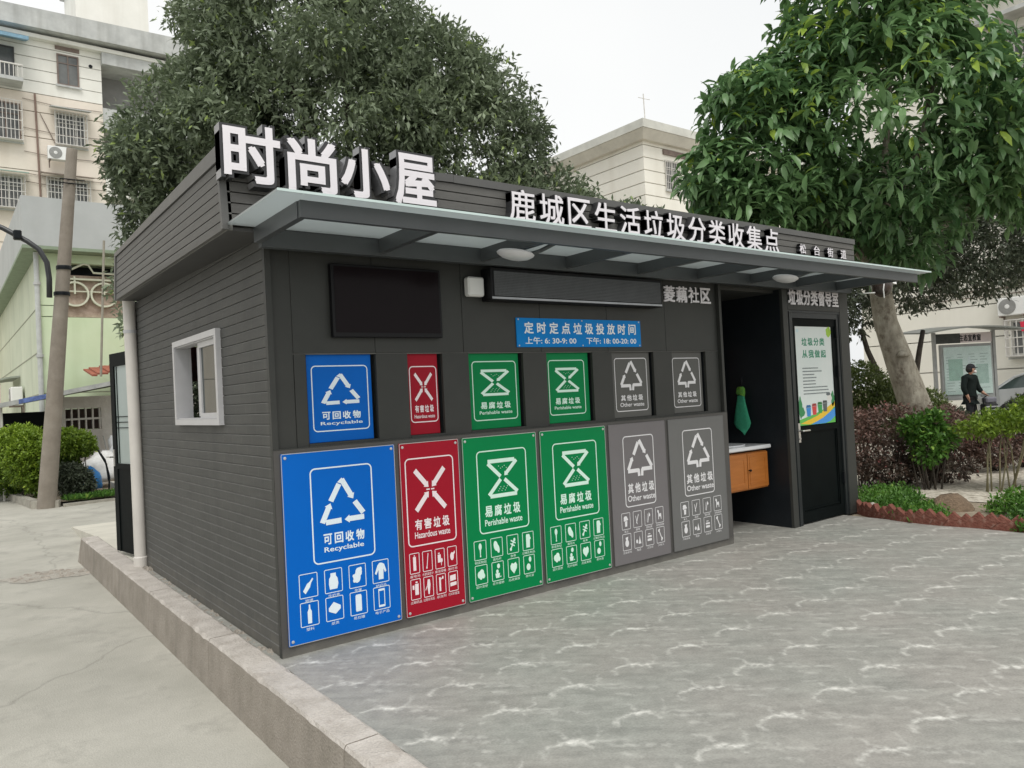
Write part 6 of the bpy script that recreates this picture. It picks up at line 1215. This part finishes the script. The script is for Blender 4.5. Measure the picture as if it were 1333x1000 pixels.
# ================================================================== PERSON
def skin_body(name, joints, edges, mat, parent, sub=2, root=0):
    me = bpy.data.meshes.new(name); me.from_pydata([Vector(j[:3])-ORG[parent.name] for j in joints], edges, []); me.materials.append(mat)
    o = bpy.data.objects.new(name, me); COL.objects.link(o); o.parent = parent
    md = o.modifiers.new('skin', 'SKIN'); 
    if not me.skin_vertices: me.attributes.new('skin_radius', 'FLOAT', 'POINT')
    for i, j in enumerate(joints):
        r = j[3] if isinstance(j[3], tuple) else (j[3], j[3]); me.skin_vertices[0].data[i].radius = r; me.skin_vertices[0].data[i].use_root = (i == root)
    ss = o.modifiers.new('sub', 'SUBSURF'); ss.levels = sub; ss.render_levels = sub; md.use_smooth_shade = True
    return o
# local frame: u = to the picture right, v = away from the camera; person walks towards +u and away
pc = Vector((20.1, 4.15, .02)); pu = Vector((.80, -.60, 0)); pv = Vector((.60, .80, 0))
def Q(u, v, z, r=None):
    p_ = pc+pu*u+pv*v; q = (p_.x, p_.y, p_.z+z); return q if r is None else (*q, r)
person = thing('person', 'person in dark coat and black cap walking past the noticeboard with a trolley bag', 'person', tuple(pc))
J = [Q(0, 0, .88, .13), Q(0, 0, 1.05, .14), Q(.01, 0, 1.25, .16), Q(.02, 0, 1.36, .13), Q(.04, 0, 1.43, .055), Q(.06, 0, 1.50, .06), Q(.075, 0, 1.58, .095), Q(.07, 0, 1.66, .07),
     Q(-.16, -.10, 1.33, .065), Q(-.24, -.14, 1.08, .055), Q(-.16, -.16, .86, .04),
     Q(.17, .06, 1.33, .065), Q(.25, .08, 1.08, .055), Q(.36, .02, .92, .04),
     Q(-.06, -.08, .80, .10), Q(-.09, -.10, .46, .07), Q(-.14, -.12, .08, .05), Q(-.04, -.12, .04, .04),
     Q(.07, .08, .80, .10), Q(.14, .08, .46, .07), Q(.17, .08, .08, .05), Q(.28, .07, .04, .04)]
E_ = [(0, 1), (1, 2), (2, 3), (3, 4), (4, 5), (5, 6), (6, 7), (3, 8), (8, 9), (9, 10), (3, 11), (11, 12), (12, 13), (0, 14), (14, 15), (15, 16), (16, 17), (0, 18), (18, 19), (19, 20), (20, 21)]
for hi, (h, dirv) in enumerate(((10, Vector((.25, 0, -1))), (13, Vector((.8, 0, -.5))))):
    base = Vector(J[h][:3]); dw = (pu*dirv.x+Vector((0, 0, dirv.z))).normalized(); pi_ = len(J); J.append((*(base+dw*.06), .030)); E_.append((h, pi_))
    for k in range(4):
        a = len(J); side_ = pv*(-.027+.018*k); L_ = (.075, .085, .08, .065)[k]
        J.append((*(base+dw*.10+side_), .0095)); J.append((*(base+dw*(.10+L_*.5)+side_+pu*.008), .0085)); J.append((*(base+dw*(.10+L_*.9)+side_-pu*.005), .007)); E_ += [(pi_, a), (a, a+1), (a+1, a+2)]
    a = len(J); J.append((*(base+dw*.05-pv*.045), .011)); J.append((*(base+dw*.09-pv*.055), .009)); E_ += [(h, a), (a, a+1)]
m_skin = M('skin', (.48, .27, .19), .6, var=.05)
skin_body('body', J, E_, m_skin, person)
m_coat = M('dark_coat', (.010, .015, .014), .95, col2=(.018, .024, .023), scale=6, spec=.1)
m_trou = M('dark_trousers', (.012, .013, .016), .85)
JC = [Q(0, 0, .82, (.20, .16)), Q(0, 0, 1.05, (.195, .16)), Q(.01, 0, 1.25, (.205, .165)), Q(.02, 0, 1.37, (.15, .13)), Q(.035, 0, 1.43, .08), Q(0, 0, .68, (.20, .16)),
      Q(-.17, -.10, 1.34, .085), Q(-.25, -.14, 1.08, .075), Q(-.17, -.16, .88, .06), Q(.18, .06, 1.34, .085), Q(.26, .08, 1.08, .075), Q(.345, .03, .935, .06)]
skin_body('coat', JC, [(0, 1), (1, 2), (2, 3), (3, 4), (0, 5), (3, 6), (6, 7), (7, 8), (3, 9), (9, 10), (10, 11)], m_coat, person)
JT = [Q(0, 0, .86, .15), Q(-.06, -.08, .76, .115), Q(-.09, -.10, .46, .09), Q(-.14, -.12, .10, .075), Q(.07, .08, .76, .115), Q(.14, .08, .46, .09), Q(.17, .08, .10, .075)]
skin_body('trousers', JT, [(0, 1), (1, 2), (2, 3), (0, 4), (4, 5), (5, 6)], m_trou, person)
for (u, v) in ((-.14, -.12), (.17, .08)): skin_body('shoe', [Q(u-.04, v, .05, .055), Q(u+.06, v, .045, .05), Q(u+.15, v-.01, .035, .04)], [(0, 1), (1, 2)], m_trou, person, 1)
def ell(c, rx, ry, rz, name, mat, n=16, z0=-1.0):
    mb = MB(); prof = [(math.sqrt(max(0, 1-h*h))*1+.001, h) for h in [z0+(1-z0)*i/8 for i in range(9)]]
    R = Matrix.Translation(c) @ Matrix(((pu.x, pv.x, 0, 0), (pu.y, pv.y, 0, 0), (0, 0, 1, 0), (0, 0, 0, 1))) @ Matrix.Diagonal((rx, ry, rz, 1)); return mb.lathe(prof, (0, 0, 0), n).build(name, mat, person, smooth=True, xf=R)
ell(Q(.06, 0, 1.60), .115, .095, .115, 'cap', m_trou, z0=-.1); ell(Q(.16, 0, 1.605), .09, .07, .012, 'cap_peak', m_trou); ell(Q(.02, 0, 1.56), .085, .09, .10, 'hair', M('black_hair', (.012, .011, .010), .7))
ell(Q(.155, -.01, 1.49), .045, .06, .045, 'face_mask', M('mask_white', (.7, .68, .66), .8)); ell(Q(.172, 0, 1.555), .018, .014, .022, 'nose', m_skin); ell(Q(.06, -.095, 1.55), .02, .012, .032, 'ear', m_skin)
for s in (-1, 1): ell(Q(.158, s*.035, 1.575), .008, .012, .008, 'eye', m_dark)
bag = thing('striped_trolley_bag', 'black and white striped shopping trolley pushed by the person', 'trolley bag', Q(.5, 0, 0))
PR = Matrix.Translation(pc+Vector((0, 0, -.02))) @ Matrix(((pu.x, pv.x, 0, 0), (pu.y, pv.y, 0, 0), (0, 0, 1, 0), (0, 0, 0, 1)))
MB().bbox(.32, .66, -.15, .15, .14, .66, .04).build('bag_body', M('bag_black', (.02, .02, .022), .8), bag, xf=PR)
for k in range(5): MB().box(.315, .665, -.155, -.1505, .20+k*.09, .235+k*.09).build('stripe', M('bag_stripe', (.45, .46, .47), .8), bag, xf=PR)
MB().bbox(.36, .64, -.12, .12, .67, .82, .03).build('bag_flap', M('bag_grey', (.18, .18, .21), .8), bag, xf=PR); MB().tube([(.34, 0, .3), (.34, 0, .80), (.36, -.12, .86), (.36, .12, .86)], .012, 6).build('trolley_handle', m_dark, bag, xf=PR)
for s in (-1, 1): MB().lathe([(.07, -.015), (.07, .015)], (.36, s*.17, .07), 16, 'y').build('wheel', MATS['tyre'], bag, xf=PR)

shrub('doorway_shrub', 'dark green shrub standing in the yard behind the booth rear doorway', 'shrub', (1.0, 6.2, -.02), [(1.0, 6.2, 1.3, .5, .5, .75)], 700, 9, .08, m_lf_back, 8, spread=.1, seed=31)

copy_tree(bt, (-9.5, 9.5, -.3), 'dark small-leaved tree across the road beyond the left edge of the photo, far one')
copy_tree(bt, (-10.5, 2.5, -.3), 'dark small-leaved tree across the road beyond the left edge of the photo, near one')
